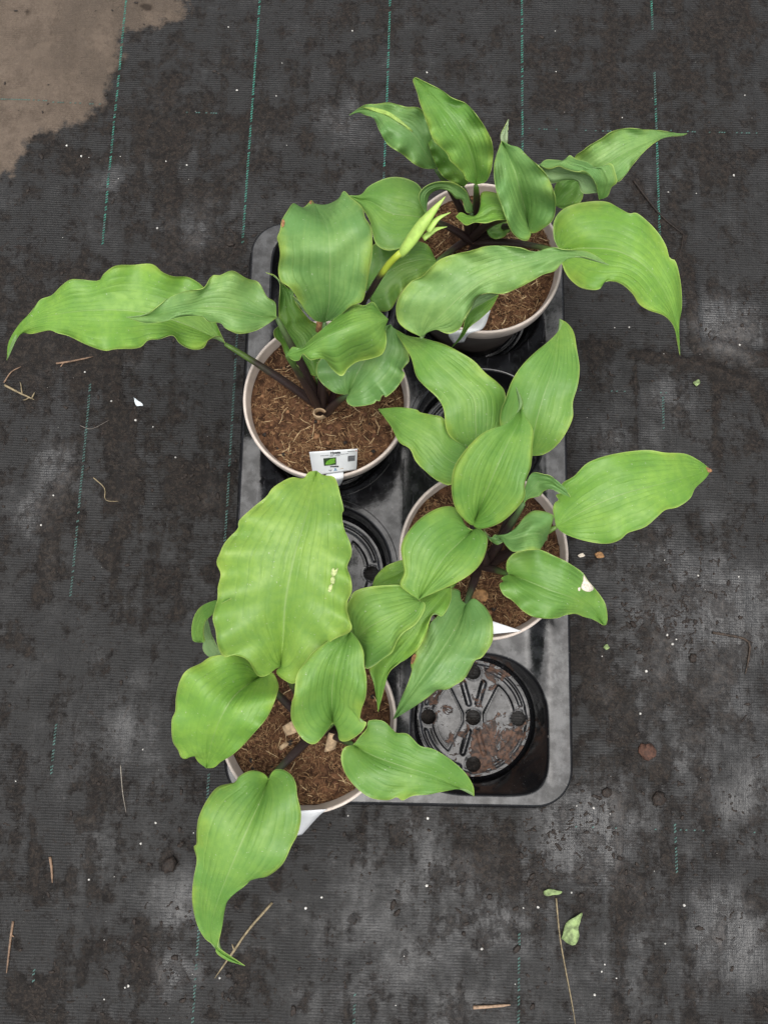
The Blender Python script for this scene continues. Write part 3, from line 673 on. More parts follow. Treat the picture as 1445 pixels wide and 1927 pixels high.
spot('A2', cA([(90, 178), (140, 180), (200, 198), (250, 232), (305, 282), (255, 250), (195, 212), (140, 190)]), mat_simple('yellow_streak', (.34, .50, .11), .5, .15, 200, .1), 'yellow_streak', .0011)
leaf('A', [D_(L=cA([(352, 632), (335, 690), (290, 735), (240, 762), (190, 768), (150, 745), (135, 700), (120, 640), (80, 580), (35, 543)]),
              R=cA([(352, 632), (355, 580), (330, 510), (290, 480), (235, 467), (180, 475), (120, 505), (85, 540), (35, 543)]), z=[.172, .190, .197, .193, .175], eL=[0, -.010, -.004], eR=[0, -.008, -.003], fold=-.004)], 'mid', key='A3')
leaf('A', [D_(L=cK([(815, 325), (800, 290), (735, 180), (600, 150), (420, 160), (280, 190), (200, 420), (215, 560)]),
              R=cK([(815, 325), (770, 390), (700, 445), (620, 500), (530, 570), (440, 720), (370, 752), (290, 720), (215, 560)]), z=[.145, .155, .152, .13], eL=[0, -.004, 0], eR=[0, -.012, -.004], rip=.002)], 'dark')
leaf('A', [D_(L=cI([(575, 405), (600, 370), (560, 310), (530, 230), (430, 155), (300, 143), (190, 180), (128, 250), (135, 320), (170, 390), (190, 437)]),
              R=cI([(575, 405), (540, 410), (515, 380), (495, 300), (440, 287), (390, 232), (320, 208), (250, 228), (210, 270), (196, 340), (190, 437)]), z=[.18, .20, .21, .205, .185], eL=[0, .006, .008, 0], eR=[0, -.009, -.010, 0], ns=8)], 'blue')
leaf('A', [D_(L=cI([(915, 450), (935, 400), (900, 330), (850, 280), (760, 235), (660, 237), (652, 330), (640, 410), (600, 437), (540, 430), (480, 405), (440, 440)]),
              R=cI([(915, 450), (860, 467), (780, 472), (700, 495), (600, 490), (530, 515), (480, 480), (440, 440)]), M=cI([(915, 450), (850, 400), (760, 380), (680, 430), (580, 460), (440, 440)]),
              z=[.228, .232, .228, .222, .21], eL=[0, -.012, -.008, 0], eR=[0, .010, .008, 0], ns=10)], 'light')
leaf('A', [D_(L=cI([(892, 558), (870, 485), (800, 462), (720, 485), (700, 540), (712, 585)]), R=cI([(892, 558), (850, 612), (780, 632), (732, 612), (712, 585)]), z=[.165, .175, .17], eL=[0, -.006, 0], eR=[0, -.006, 0], nt=30)], 'dark')
leaf('A', [D_(L=cA([(768, 668), (785, 700), (770, 728), (735, 720), (705, 690), (685, 645), (670, 600), (650, 550), (638, 500), (632, 430), (642, 380), (665, 318)]),
              R=cA([(768, 668), (790, 698), (830, 682), (875, 642), (887, 580), (880, 530), (850, 460), (810, 415), (770, 380), (735, 345), (700, 335), (665, 318)]),
              M=cA([(768, 668), (762, 610), (740, 520), (710, 420), (665, 318)]), z=[.195, .222, .25, .258, .245], eL=[.002, .002, -.008, 0], eR=[.002, .018, .014, 0], fold=-.006, rip=.003, rk=4)], 'blue')
leaf('A', [D_(L=cA([(668, 345), (660, 295), (680, 255), (693, 228)]), R=cA([(668, 345), (688, 325), (690, 275), (693, 228)]), z=[.235, .24, .245], nt=24, ns=4, flip=True)], 'spike', pet=False)
leaf('A', [D_(L=cJ([(150, 468), (200, 430), (290, 432), (340, 435), (390, 395), (440, 425), (530, 450), (610, 495), (715, 460), (750, 530), (765, 605), (720, 650), (690, 720), (625, 745)]),
              R=cJ([(150, 468), (180, 490), (230, 500), (300, 478), (360, 500), (440, 522), (500, 517), (550, 550), (590, 600), (605, 660), (612, 700), (625, 745)]), z=[.238, .252, .256, .245, .21], eL=[0, -.010, -.006, 0], eR=[0, .005, .004, 0], ns=9),
           D_(L=cJ([(150, 470), (230, 503), (300, 483), (440, 525), (550, 556), (600, 640), (608, 690)]), R=cJ([(150, 470), (185, 560), (240, 615), (350, 590), (450, 600), (490, 692), (608, 690)]), z=[.236, .243, .24, .225], eL=[0, .006, 0], eR=[0, -.014, 0], ns=8, flip=True)], 'blue')
leaf('A', [D_(L=cJ([(275, 795), (262, 700), (290, 605), (400, 550), (500, 600)]), R=cJ([(275, 795), (330, 818), (420, 805), (490, 740), (500, 600)]), z=[.19, .205, .215], eL=[0, .006, 0], nt=30)], 'mid')
leaf('A', [D_(L=cJ([(470, 580), (425, 420), (500, 350), (560, 305), (640, 260), (710, 210), (780, 185), (870, 175), (980, 185), (1080, 190), (1180, 205), (1280, 222), (1326, 218)]),
              R=cJ([(470, 580), (600, 625), (760, 610), (830, 555), (890, 470), (960, 390), (1040, 310), (1120, 260), (1200, 240), (1290, 234), (1326, 218)]),
              M=cJ([(470, 580), (620, 500), (800, 385), (960, 310), (1150, 235), (1326, 218)]), z=[.19, .215, .222, .21, .165], eL=[0, .014, .010, 0], eR=[0, .004, .004, 0], rip=.002)], 'pale')
leaf('A', [D_(L=cA([(905, 770), (880, 720), (880, 650), (910, 605), (960, 580), (1040, 567), (1100, 570), (1140, 590), (1190, 617), (1220, 615), (1270, 655), (1310, 700), (1340, 750), (1355, 800), (1380, 815), (1400, 900), (1405, 1000), (1393, 1080), (1398, 1200)]),
              R=cA([(905, 770), (915, 830), (940, 880), (985, 920), (1040, 932), (1070, 925), (1085, 900), (1130, 897), (1170, 915), (1205, 950), (1230, 990), (1270, 1015), (1330, 1035), (1370, 1075), (1385, 1130), (1398, 1200)]),
              M=cA([(905, 770), (1020, 760), (1150, 775), (1270, 850), (1350, 970), (1388, 1100), (1398, 1200)]), z=[.188, .215, .228, .215, .185, .14], eL=[-.002, -.014, -.010, 0], eR=[-.002, -.006, .004, 0], fold=-.004, rip=.003, rk=4)], 'light')
leaf('A', [D_(L=cK([(690, 965), (600, 925), (530, 880), (490, 830), (475, 760), (480, 680), (520, 590), (610, 490), (700, 450), (830, 320), (980, 262), (1090, 240), (1220, 200), (1340, 192)]) + cA([(700, 753), (750, 760), (800, 776), (870, 756), (920, 765), (1000, 770), (1050, 790), (1105, 828)]),
              R=cK([(690, 965), (720, 935), (810, 902), (880, 930), (940, 937), (1020, 890), (1060, 800), (1110, 720), (1150, 630), (1250, 595), (1400, 595)]) + cA([(780, 900), (830, 870), (880, 855), (910, 825), (940, 800), (1000, 795), (1105, 828)]),
              M=cK([(690, 965), (760, 880), (900, 740), (1100, 560), (1340, 420)]) + cA([(800, 815), (920, 785), (1105, 828)]), z=[.225, .262, .278, .278, .268, .245], eL=[0, .004, .008, .006, 0], eR=[0, -.016, -.006, .002, 0], rip=.004, rk=6),
           D_(L=cK([(1060, 820), (1110, 722), (1152, 634), (1250, 598), (1345, 600)]), R=cK([(1060, 820), (1110, 740), (1180, 695), (1260, 650), (1345, 600)]), z=[.245, .248, .25], eL=[.006], eR=[-.012], nt=24, ns=5, flip=True)], 'pale')
leaf('A', [D_(L=cK([(1345, 610), (1250, 640), (1110, 730), (1065, 790), (1045, 890), (1005, 980), (945, 1057)]), R=cK([(1345, 610), (1285, 720), (1200, 805), (1095, 885), (1045, 965), (945, 1057)]), z=[.19, .20, .19, .16], eL=[0, .006, 0], nt=36, ns=8)], 'dark', pet=False)
# ---- plant B
leaf('B', [D_(L=cH([(588, 915), (530, 908), (480, 860), (430, 790), (370, 700), (305, 650), (288, 580), (300, 480), (290, 400), (280, 370), (300, 320), (310, 260), (345, 200), (385, 148), (440, 178), (480, 152), (500, 125), (522, 150)]),
              R=cH([(588, 915), (640, 900), (690, 870), (760, 810), (830, 780), (855, 700), (880, 560), (897, 440), (890, 310), (850, 240), (830, 170), (760, 112), (715, 68), (680, 117), (620, 150), (570, 158), (522, 150)]),
              M=cH([(588, 915), (615, 800), (622, 620), (622, 450), (605, 300), (522, 150)]), z=[.205, .245, .275, .296, .286, .238], eL=[.0, .014, .012, .004, -.010], eR=[0, .014, .014, .004, -.010], rip=.0025, rk=4)], 'blue', key='B1')
spot('B1', cH([(312, 255), (325, 250), (330, 275), (318, 300), (308, 285)]), M_dead, 'brown_blemish', .0011); spot('B1', cH([(488, 140), (500, 127), (520, 145), (500, 152)]), M_dead, 'brown_blemish', .0011)
leaf('B', [D_(L=cB([(775, 560), (760, 535), (720, 545), (700, 575), (660, 580), (620, 560), (595, 532), (550, 545), (510, 550), (480, 575), (400, 580), (360, 585), (300, 565), (240, 535), (200, 525), (170, 515), (110, 527), (68, 522), (42, 555), (25, 618)]),
              R=cB([(775, 560), (740, 480), (720, 410), (700, 365), (650, 332), (600, 330), (560, 315), (525, 287), (460, 290), (400, 292), (360, 320), (340, 345), (280, 340), (245, 340), (215, 360), (180, 395), (140, 410), (110, 450), (70, 492), (32, 555), (25, 618)]),
              M=cB([(775, 560), (650, 500), (500, 455), (350, 445), (200, 460), (90, 500), (25, 618)]), z=[.185, .197, .208, .212, .205, .18, .13], eL=[.01, .014, .002, -.006, 0], eR=[.004, .016, .010, .002, 0], rip=.0035, rk=6)], 'light')
leaf('B', [D_(L=cB([(952, 470), (920, 495), (870, 520), (820, 526), (780, 510), (760, 490), (720, 486), (690, 466), (620, 468), (560, 487), (500, 490), (435, 470)]),
              R=cB([(952, 470), (948, 420), (920, 400), (890, 350), (850, 336), (800, 310), (760, 325), (730, 328), (700, 370), (640, 380), (580, 405), (545, 432), (500, 463), (435, 470)]),
              M=cB([(952, 470), (900, 468), (800, 440), (700, 435), (580, 455), (435, 470)]), z=[.215, .236, .252, .25, .24, .222], eL=[0, -.004, -.004, 0], eR=[0, .010, .006, 0], rip=.004, rk=4, fold=-.003)], 'pale')
leaf('B', [D_(L=cL([(520, 1030), (430, 1000), (350, 930), (260, 850), (235, 780), (212, 740), (170, 700), (163, 640), (210, 590), (200, 520), (205, 400), (212, 240), (170, 185), (95, 148)]),
              R=cL([(520, 1030), (580, 900), (620, 720), (550, 600), (470, 555), (400, 475), (340, 395), (322, 310), (265, 270), (222, 230), (165, 172), (95, 148)]), z=[.155, .172, .188, .205, .222], eL=[0, .012, .010, 0], eR=[0, -.006, .006, 0], rip=.004, rk=3),
           D_(L=cL([(322, 345), (340, 392), (400, 455), (470, 528)]), R=cL([(322, 345), (385, 400), (445, 475), (470, 528)]), z=[.212, .212, .205], eL=[-.002], eR=[.008], nt=24, ns=4, flip=True)], 'dark')
leaf('B', [D_(L=cL([(270, 850), (320, 780), (400, 792), (480, 710), (600, 610), (680, 540), (760, 480), (850, 420), (930, 430), (1000, 400), (1060, 480), (1130, 545)]),
              R=cL([(270, 850), (320, 892), (375, 895), (405, 838), (470, 888), (540, 880), (600, 890), (650, 960), (735, 1027), (790, 960), (870, 905), (980, 880), (1080, 840), (1115, 740), (1105, 620), (1130, 545)]),
              M=cL([(270, 850), (400, 815), (600, 700), (800, 620), (980, 560), (1130, 545)]), z=[.225, .240, .258, .264, .258, .24], eL=[0, -.006, -.024, -.022, 0], eR=[.0, -.004, -.050, -.042, 0], rip=.004, rk=3, ns=18, pw=1.5)], 'mid', label='twisted leaf folded over towards the pot rim')
leaf('B', [D_(L=cL([(795, 1180), (740, 1182), (660, 1162), (580, 1100), (530, 1030), (520, 960), (560, 880), (700, 780), (900, 680), (1150, 590)]),
              R=cL([(795, 1180), (778, 1243), (830, 1285), (930, 1280), (1010, 1260), (1030, 1235), (1060, 1240), (1075, 1200), (1100, 1185), (1115, 1205), (1200, 1130), (1270, 1020), (1248, 980), (1275, 940), (1310, 890), (1285, 780), (1220, 670), (1150, 590)]),
              M=cL([(795, 1180), (830, 1090), (900, 950), (1010, 790), (1150, 590)]), z=[.175, .196, .208, .212, .21], eL=[0, -.010, -.006, 0], eR=[0, -.012, -.012, 0], fold=-.003, rip=.002)], 'blue')
# young flower shoot of plant B
pl = PLANT['B']; base = CROWN['B'] + [0.004, .004, 0]
P = np.vstack([base, unproj(cK([(180, 720), (250, 600), (330, 465), (420, 340), (515, 250)]), [.222, .240, .256, .270, .282])])
P = resample(P, 26); v, f = tube(P, np.interp(np.linspace(0, 1, 26), [0, .6, 1], [.0032, .0027, .0024]), 10); n_ = len(P)
ms = N('flower_stalk'); sp = ms.n('SeparateXYZ'); ms.link(ms.n('UVMap').outputs[0], sp.inputs[0])
ms.set(color=ms.mix(ms.ramp(ms.math('ADD', sp.outputs[1], ms.math('MULTIPLY', ms.noise(150), .08)), .86, .94), (.028, .014, .016), (.40, .50, .05)), rough=.4)
child('flower_stalk', v, f, ms.m, pl, uv=np.repeat(np.stack([np.zeros(n_), np.linspace(0, 1, n_)], 1), 10, 0))
Pb = unproj(cH([(1075, 485), (1130, 410), (1200, 310), (1270, 220), (1320, 160), (1368, 103)]), [.279, .288, .297, .304, .309, .312]); Pb = resample(Pb, 24)
v, f = tube(Pb, np.interp(np.linspace(0, 1, 24), [0, .1, .3, .55, .8, 1], [.0025, .0036, .0045, .0043, .0023, .0003]), 12, .8); child('flower_bud', v, f, M_bud, pl)
for pts, zz in (([(1255, 330), (1315, 250), (1402, 205)], [.296, .301, .302]), ([(1225, 375), (1300, 318), (1380, 298)], [.290, .292, .290])):
    c = np.array(cH(pts)); P = resample(unproj(c, zz), 12); v, f = tube(P, np.interp(np.linspace(0, 1, 12), [0, .35, 1], [.0022, .0022, .0002]), 8, .35); child('bract', v, f, M_bud, pl)
# ---- plant C
leaf('C', [D_(L=cC([(430, 548), (385, 530), (340, 500), (320, 460), (312, 390), (285, 340), (230, 290), (200, 250), (180, 180), (150, 130), (110, 60)]),
              R=cC([(430, 548), (490, 520), (545, 470), (562, 400), (560, 320), (530, 280), (480, 240), (440, 198), (400, 170), (330, 132), (240, 103), (170, 92), (110, 60)]), z=[.20, .226, .236, .228, .195], eL=[0, -.006, .002, 0], eR=[0, -.008, .004, 0], rip=.002, rk=3)], 'mid')
leaf('C', [D_(L=cC([(665, 578), (600, 530), (545, 465), (543, 400), (565, 340), (590, 270), (630, 210), (680, 160), (740, 110), (780, 70), (797, 38), (782, 22)]),
              R=cC([(665, 578), (720, 570), (770, 535), (810, 480), (835, 420), (835, 360), (855, 290), (862, 220), (850, 140), (840, 80), (815, 42), (782, 22)]),
              M=cC([(665, 578), (680, 470), (715, 340), (760, 200), (782, 22)]), z=[.19, .225, .238, .232, .205], eL=[0, .008, .006, 0], eR=[0, -.008, -.004, 0], rip=.002, rk=3)], 'mid')
leaf('C', [D_(L=cC([(440, 836), (430, 860), (395, 835), (360, 790), (345, 720), (350, 640), (380, 580), (440, 510), (490, 475), (560, 450), (610, 402), (630, 370), (623, 335), (604, 297)]),
              R=cC([(440, 836), (433, 862), (470, 873), (540, 850), (600, 800), (640, 745), (640, 690), (665, 620), (671, 540), (675, 480), (655, 435), (634, 400), (632, 350), (604, 297)]),
              M=cC([(440, 836), (470, 760), (520, 640), (570, 530), (620, 420), (604, 297)]), z=[.225, .258, .28, .282, .272, .255], eL=[0, .010, .006, 0], eR=[0, .004, .004, 0], fold=-.004)], 'mid')
leaf('C', [D_(L=cC([(400, 610), (345, 692), (290, 680), (240, 642), (200, 600), (175, 550), (130, 520), (100, 460), (47, 388)]),
              R=cC([(400, 610), (405, 545), (350, 490), (310, 425), (270, 412), (220, 402), (200, 390), (130, 380), (47, 388)]), z=[.19, .212, .218, .205, .172], eL=[0, -.010, -.004, 0], eR=[0, .004, .004, 0], rip=.002, rk=3)], 'mid')
leaf('C', [D_(L=cC([(430, 880), (400, 862), (380, 820), (350, 785), (290, 790), (220, 830), (165, 890), (140, 945), (145, 1000), (152, 1050), (135, 1100), (165, 1130), (212, 1160)]),
              R=cC([(430, 880), (455, 872), (485, 900), (488, 940), (470, 1000), (430, 1050), (370, 1090), (300, 1122), (212, 1160)]), M=cC([(430, 880), (370, 935), (300, 1010), (212, 1160)]), z=[.225, .246, .256, .25, .238], eL=[0, -.006, -.006, 0], eR=[0, -.010, -.006, 0], fold=-.005)], 'mid')
leaf('C', [D_(L=cM([(850, 600), (905, 430), (880, 390), (800, 368), (730, 370), (660, 420), (600, 500), (520, 560), (440, 575)]),
              R=cM([(850, 600), (797, 690), (770, 697), (680, 703), (570, 715), (520, 680), (480, 630), (440, 575)]), M=cM([(850, 600), (785, 560), (700, 570), (600, 600), (520, 605), (440, 575)]), z=[.168, .205, .214, .212, .208, .20], eL=[0, -.006, -.004, 0], eR=[0, .004, .004, 0], ns=10),
           D_(L=cM([(480, 585), (410, 570), (370, 600), (315, 525)]), R=cM([(480, 630), (430, 655), (365, 612), (315, 525)]), z=[.20, .196, .195], nt=24, ns=4)], 'blue')
leaf('C', [D_(L=cM([(655, 302), (660, 200), (720, 50), (830, 58), (890, 75), (960, 130), (1010, 180), (1052, 250)]), R=cM([(655, 302), (700, 262), (790, 242), (830, 196), (890, 182), (960, 215), (1052, 250)]), z=[.205, .222, .232, .226], eL=[0, .010, .004, 0], eR=[0, -.010, -.002, 0], ns=9)], 'blue')
leaf('C', [D_(L=cC([(768, 866), (755, 800), (762, 768), (779, 757), (766, 735), (788, 728), (792, 690), (840, 660), (890, 610), (960, 580), (1050, 562), (1140, 555), (1210, 565), (1290, 570), (1350, 600), (1397, 636)]),
              R=cC([(768, 866), (800, 892), (860, 916), (930, 931), (985, 933), (1030, 916), (1060, 890), (1130, 865), (1180, 822), (1210, 797), (1260, 785), (1310, 750), (1330, 710), (1370, 672), (1397, 636)]),
              M=cC([(768, 866), (880, 800), (1030, 735), (1200, 690), (1397, 636)]), z=[.185, .207, .216, .208, .17], eL=[0, .012, .006, -.004, 0], eR=[0, -.006, -.002, -.004, 0], rip=.002, rk=4)], 'light', key='C8')
spot('C8', cC([(1376, 622), (1397, 632), (1399, 642), (1384, 643)]), M_dead, 'brown_tip', .0011)
leaf('C', [D_(L=cM([(530, 905), (508, 870), (515, 790), (570, 730), (650, 705), (770, 695), (840, 715), (900, 745), (980, 780), (1050, 820), (1150, 890), (1200, 960), (1260, 1030), (1320, 1110), (1350, 1170), (1366, 1270), (1355, 1335), (1330, 1338)]),
              R=cM([(530, 905), (465, 940), (485, 970), (450, 990), (460, 1040), (490, 1085), (560, 1130), (640, 1210), (720, 1260), (800, 1280), (930, 1278), (1000, 1255), (1090, 1240), (1160, 1265), (1250, 1292), (1330, 1338)]),
              M=cM([(530, 905), (680, 960), (850, 1030), (1050, 1100), (1220, 1190), (1330, 1338)]), z=[.17, .188, .196, .19, .165, .14], eL=[0, -.008, -.008, 0], eR=[0, -.008, -.002, 0], fold=-.004, rip=.002)], 'mid', key='C9', label='leaf with a bleached white spot near its margin')
spot('C9', cM([(1165, 910), (1195, 955), (1250, 1025), (1205, 1055), (1145, 1025), (1160, 960)]), M_scar, 'bleached_spot', .0013); spot('C9', cM([(1118, 1020), (1136, 1018), (1132, 1046), (1120, 1044)]), M_scar, 'bleached_spot', .0013)
leaf('C', [D_(L=cN([(1150, 640), (1100, 592), (1092, 520), (1010, 508), (960, 620), (900, 740), (840, 800), (790, 920), (730, 1030), (690, 1090), (665, 1170), (675, 1210), (660, 1280), (620, 1380), (560, 1520), (512, 1650)]),
              R=cN([(1150, 640), (1210, 588), (1270, 620), (1330, 680), (1380, 780), (1387, 900), (1370, 990), (1290, 1105), (1230, 1130), (1190, 1200), (1130, 1300), (1050, 1350), (980, 1387), (900, 1388), (820, 1450), (720, 1520), (610, 1590), (512, 1650)]),
              M=cN([(1150, 640), (1070, 820), (930, 1050), (760, 1290), (512, 1650)]), z=[.158, .183, .19, .178, .145], eL=[0, -.004, .002, 0], eR=[0, -.012, -.006, 0], fold=-.004, rip=.002)], 'blue', key='C10')
spot('C10', cN([(690, 1080), (710, 1075), (712, 1100), (690, 1150), (668, 1165), (672, 1110)]), M_dead, 'brown_blemish', .0011)
leaf('C', [D_(L=cN([(1015, 488), (900, 520), (740, 600), (700, 720), (600, 860), (500, 1000), (400, 1110), (305, 1200), (340, 1330), (368, 1480), (380, 1582)]),
              R=cN([(1015, 488), (1018, 600), (945, 742), (880, 716), (840, 755), (800, 900), (730, 1030), (640, 1110), (560, 1160), (480, 1230), (440, 1350), (380, 1582)]),
              M=cN([(1015, 488), (850, 680), (690, 900), (520, 1110), (420, 1300), (380, 1582)]), z=[.205, .222, .222, .21, .195, .165], eL=[0, -.006, 0], eR=[0, .006, .004, 0], rip=.002)], 'light', crown=at(870, 1075, SOILZ))
leaf('C', [D_(L=cN([(325, 500), (345, 430), (367, 385), (440, 310), (580, 253), (720, 260)]), R=cN([(325, 500), (450, 520), (600, 520), (720, 420), (720, 260)]), z=[.19, .2, .2], eL=[-.004], eR=[0], nt=30)], 'light', pet=False)
# ---- plant D
leaf('D', [D_(L=cD([(535, 893), (505, 908), (470, 935), (430, 935), (390, 870), (330, 845), (282, 852), (255, 800), (248, 740), (235, 680), (255, 600), (257, 550), (270, 490), (251, 440), (265, 400), (290, 350), (345, 290), (350, 255), (410, 200), (470, 150), (500, 110), (575, 68), (630, 73), (655, 43), (690, 38)]),
              R=cD([(535, 893), (513, 920), (540, 950), (595, 970), (650, 900), (700, 840), (760, 780), (840, 740), (835, 690), (822, 650), (825, 610), (843, 570), (840, 510), (823, 460), (843, 405), (835, 350), (810, 290), (800, 230), (808, 210), (795, 150), (770, 68), (720, 58), (690, 38)]),
              M=cD([(535, 893), (545, 750), (555, 600), (590, 420), (645, 230), (690, 38)]), z=[.215, .25, .274, .284, .278, .25], eL=[.0, .004, -.006, -.010, -.006, 0], eR=[0, .010, .002, -.006, -.006, 0], fold=-.004, rip=.0035, rk=7)], 'yellow', key='D1', label='largest broad yellow-green leaf')
M_scrape = mat_simple('scrape', (.48, .55, .24), .7, .3, 500, .4)
for pts in ([(756, 470), (764, 462), (770, 474), (783, 462), (778, 486), (766, 500), (754, 492)], [(752, 505), (764, 500), (770, 515), (766, 532), (752, 528)], [(744, 540), (760, 532), (756, 556), (750, 568), (740, 566)]):
    spot('D1', cD(pts), M_scrape, 'scraped_patch', .0010)
leaf('D', [D_(L=cO([(1165, 1063), (1130, 1110), (1040, 1215), (960, 1190), (900, 1110), (866, 1030), (870, 930), (890, 860), (910, 720), (970, 630), (1030, 555), (1120, 490), (1180, 450), (1290, 408)]),
              R=cO([(1165, 1063), (1200, 1110), (1215, 1188), (1280, 1192), (1370, 1130), (1405, 1065), (1360, 1055), (1370, 970), (1400, 880), (1407, 760), (1390, 660), (1385, 560), (1350, 480), (1290, 408)]),
              M=cO([(1165, 1063), (1160, 960), (1160, 830), (1180, 680), (1220, 550), (1290, 408)]), z=[.212, .238, .26, .276, .276, .262], eL=[0, -.012, -.004, .002, 0], eR=[0, -.008, 0, .004, 0], fold=-.005, rip=.003, rk=3)], 'mid')
leaf('D', [D_(L=cO([(650, 738), (620, 720), (590, 650), (540, 600), (440, 575), (300, 590), (220, 640), (120, 690), (70, 770), (45, 880), (40, 980), (14, 1050), (20, 1190), (60, 1260), (80, 1310), (120, 1322), (165, 1282), (200, 1340), (262, 1390)]),
              R=cO([(650, 738), (690, 705), (740, 712), (777, 790), (770, 850), (730, 960), (680, 1050), (600, 1140), (520, 1230), (440, 1300), (370, 1340), (320, 1382), (262, 1390)]),
              M=cO([(650, 738), (560, 790), (450, 890), (360, 1040), (300, 1210), (262, 1390)]), z=[.19, .226, .246, .236, .208, .168], eL=[.004, .008, .002, -.010, 0], eR=[.006, .004, -.002, -.006, 0], fold=-.004, rip=.003, rk=4)], 'light')
leaf('D', [D_(L=cO([(215, 490), (163, 470), (163, 350), (208, 250), (300, 198), (440, 176)]), R=cO([(215, 490), (250, 482), (240, 420), (255, 340), (310, 285), (350, 225), (440, 176)]), z=[.19, .21, .235, .272, .29], eL=[0, -.012, 0], eR=[0, .004, 0], nt=40, ns=7),
           D_(L=cO([(378, 594), (290, 595), (238, 540), (248, 440), (240, 365), (272, 325)]), R=cO([(378, 594), (330, 500), (300, 440), (285, 380), (272, 325)]), z=[.19, .19, .20], eL=[0, -.006, 0], nt=36, ns=6, flip=True)], 'mid', pet=False)
leaf('D', [D_(L=cN([(190, 940), (140, 850), (95, 690), (130, 600), (170, 530), (280, 490), (440, 475), (560, 470), (640, 490), (700, 560), (748, 612)]),
              R=cN([(190, 940), (240, 1050), (265, 1150), (275, 1202), (330, 1185), (430, 1110), (500, 1060), (545, 960), (600, 890), (700, 820), (770, 720), (790, 640), (748, 612)]),
              M=cN([(190, 940), (300, 840), (450, 760), (610, 690), (748, 612)]), z=[.222, .240, .248, .244, .232], eL=[0, -.006, -.006, 0], eR=[0, -.022, -.012, 0], fold=.002)], 'mid', crown=at(635, 1360, SOILZ))
leaf('D', [D_(L=cE([(480, 388), (455, 360), (400, 350), (350, 375), (330, 402), (260, 420), (215, 470), (175, 550), (165, 620), (165, 670), (152, 685), (165, 740), (150, 830), (145, 920), (165, 1020), (200, 1085), (243, 1115), (252, 1150), (300, 1182), (376, 1206)]),
              R=cE([(480, 388), (500, 350), (540, 345), (580, 370), (600, 410), (605, 460), (622, 540), (610, 620), (580, 680), (540, 760), (470, 815), (420, 815), (370, 860), (310, 900), (287, 960), (275, 1040), (256, 1115), (270, 1135), (315, 1165), (376, 1206)]),
              M=cE([(480, 388), (445, 480), (390, 600), (320, 760), (250, 940), (228, 1070), (258, 1140), (376, 1206)]), z=[.158, .184, .196, .19, .168, .135, .105, .09], eL=[0, -.010, -.012, -.006, 0], eR=[0, -.006, 0, .010, 0], fold=-.004, rip=.003, rk=4)], 'mid', label='long leaf hanging down over the fabric', key='D6')
leaf('D', [D_(L=cE([(850, 238), (880, 200), (910, 165), (920, 130), (980, 132), (1025, 172), (1040, 185), (1090, 190), (1140, 240), (1200, 255), (1260, 290), (1310, 330), (1350, 372), (1376, 420), (1379, 462)]),
              R=cE([(850, 238), (810, 250), (797, 300), (820, 370), (870, 430), (930, 470), (1000, 480), (1040, 466), (1065, 480), (1110, 460), (1180, 455), (1250, 440), (1330, 425), (1362, 432), (1379, 462)]),
              M=cE([(850, 238), (950, 290), (1080, 335), (1220, 380), (1379, 462)]), z=[.165, .183, .19, .178, .145], eL=[0, -.004, -.002, 0], eR=[0, -.010, -.006, 0], fold=-.005, rip=.002, rk=4)], 'mid')
# dry sheaths at the crowns
def sheet(P4, n=8, bend=.002, th=.0006):
    P4 = np.asarray(P4, float); V = []
    for i in range(n + 1):
        for j in range(5):
            u, w = i / n, j / 4; p = (P4[0] * (1 - w) + P4[1] * w) * (1 - u) + (P4[3] * (1 - w) + P4[2] * w) * u
            V.append(p + [0, 0, bend * math.sin(math.pi * u) - bend * 1.2 * (2 * w - 1)**2 + .0006 * math.sin(7 * u + 3 * w)])
    V = np.array(V); k = len(V); q = [(i * 5 + j, i * 5 + j + 1, i * 5 + j + 6, i * 5 + j + 5) for i in range(n) for j in range(4)]
    bd = list(range(5)) + [i * 5 + 4 for i in range(1, n + 1)] + [n * 5 + j for j in (3, 2, 1, 0)] + [i * 5 for i in range(n - 1, 0, -1)]
    return np.vstack([V, V - [0, 0, th]]), q + [tuple(x + k for x in f[::-1]) for f in q] + [(bd[i], bd[i] + k, bd[(i + 1) % len(bd)] + k, bd[(i + 1) % len(bd)]) for i in range(len(bd))]
for pts, zz in ((cP([(545, 425), (610, 385), (645, 465), (570, 490)]), (.135, .142, .142, .132)), (cP([(860, 465), (930, 480), (905, 580), (830, 600)]), (.145, .145, .133, .133))):
    v, f = sheet(unproj(pts, zz)); child('dry_sheath', v, f, M_dry, PLANT['D'])
v, f = sheet(unproj(cP([(525, 560), (570, 525), (600, 545), (530, 590)]), .130)); child('dry_sheath', v, f, M_dry, PLANT['D'])
c = unproj(cL([(555, 1360)]), .134)[0]; P = [(c[0] + .0052 * math.cos(a) , c[1] + .0052 * math.sin(a) * .8, c[2] + .0012 * a) for a in np.linspace(.6, 5.6, 18)]
v, f = tube(P, .0010, 8, 5.5); child('dry_sheath', v, f, M_dry, PLANT['B'])
v, f = tube(unproj(cL([(553, 570), (548, 610), (540, 650)]), [.205, .20, .195]), .003, 8, .6); child('dry_sheath', v, f, M_dead, PLANT['B'])

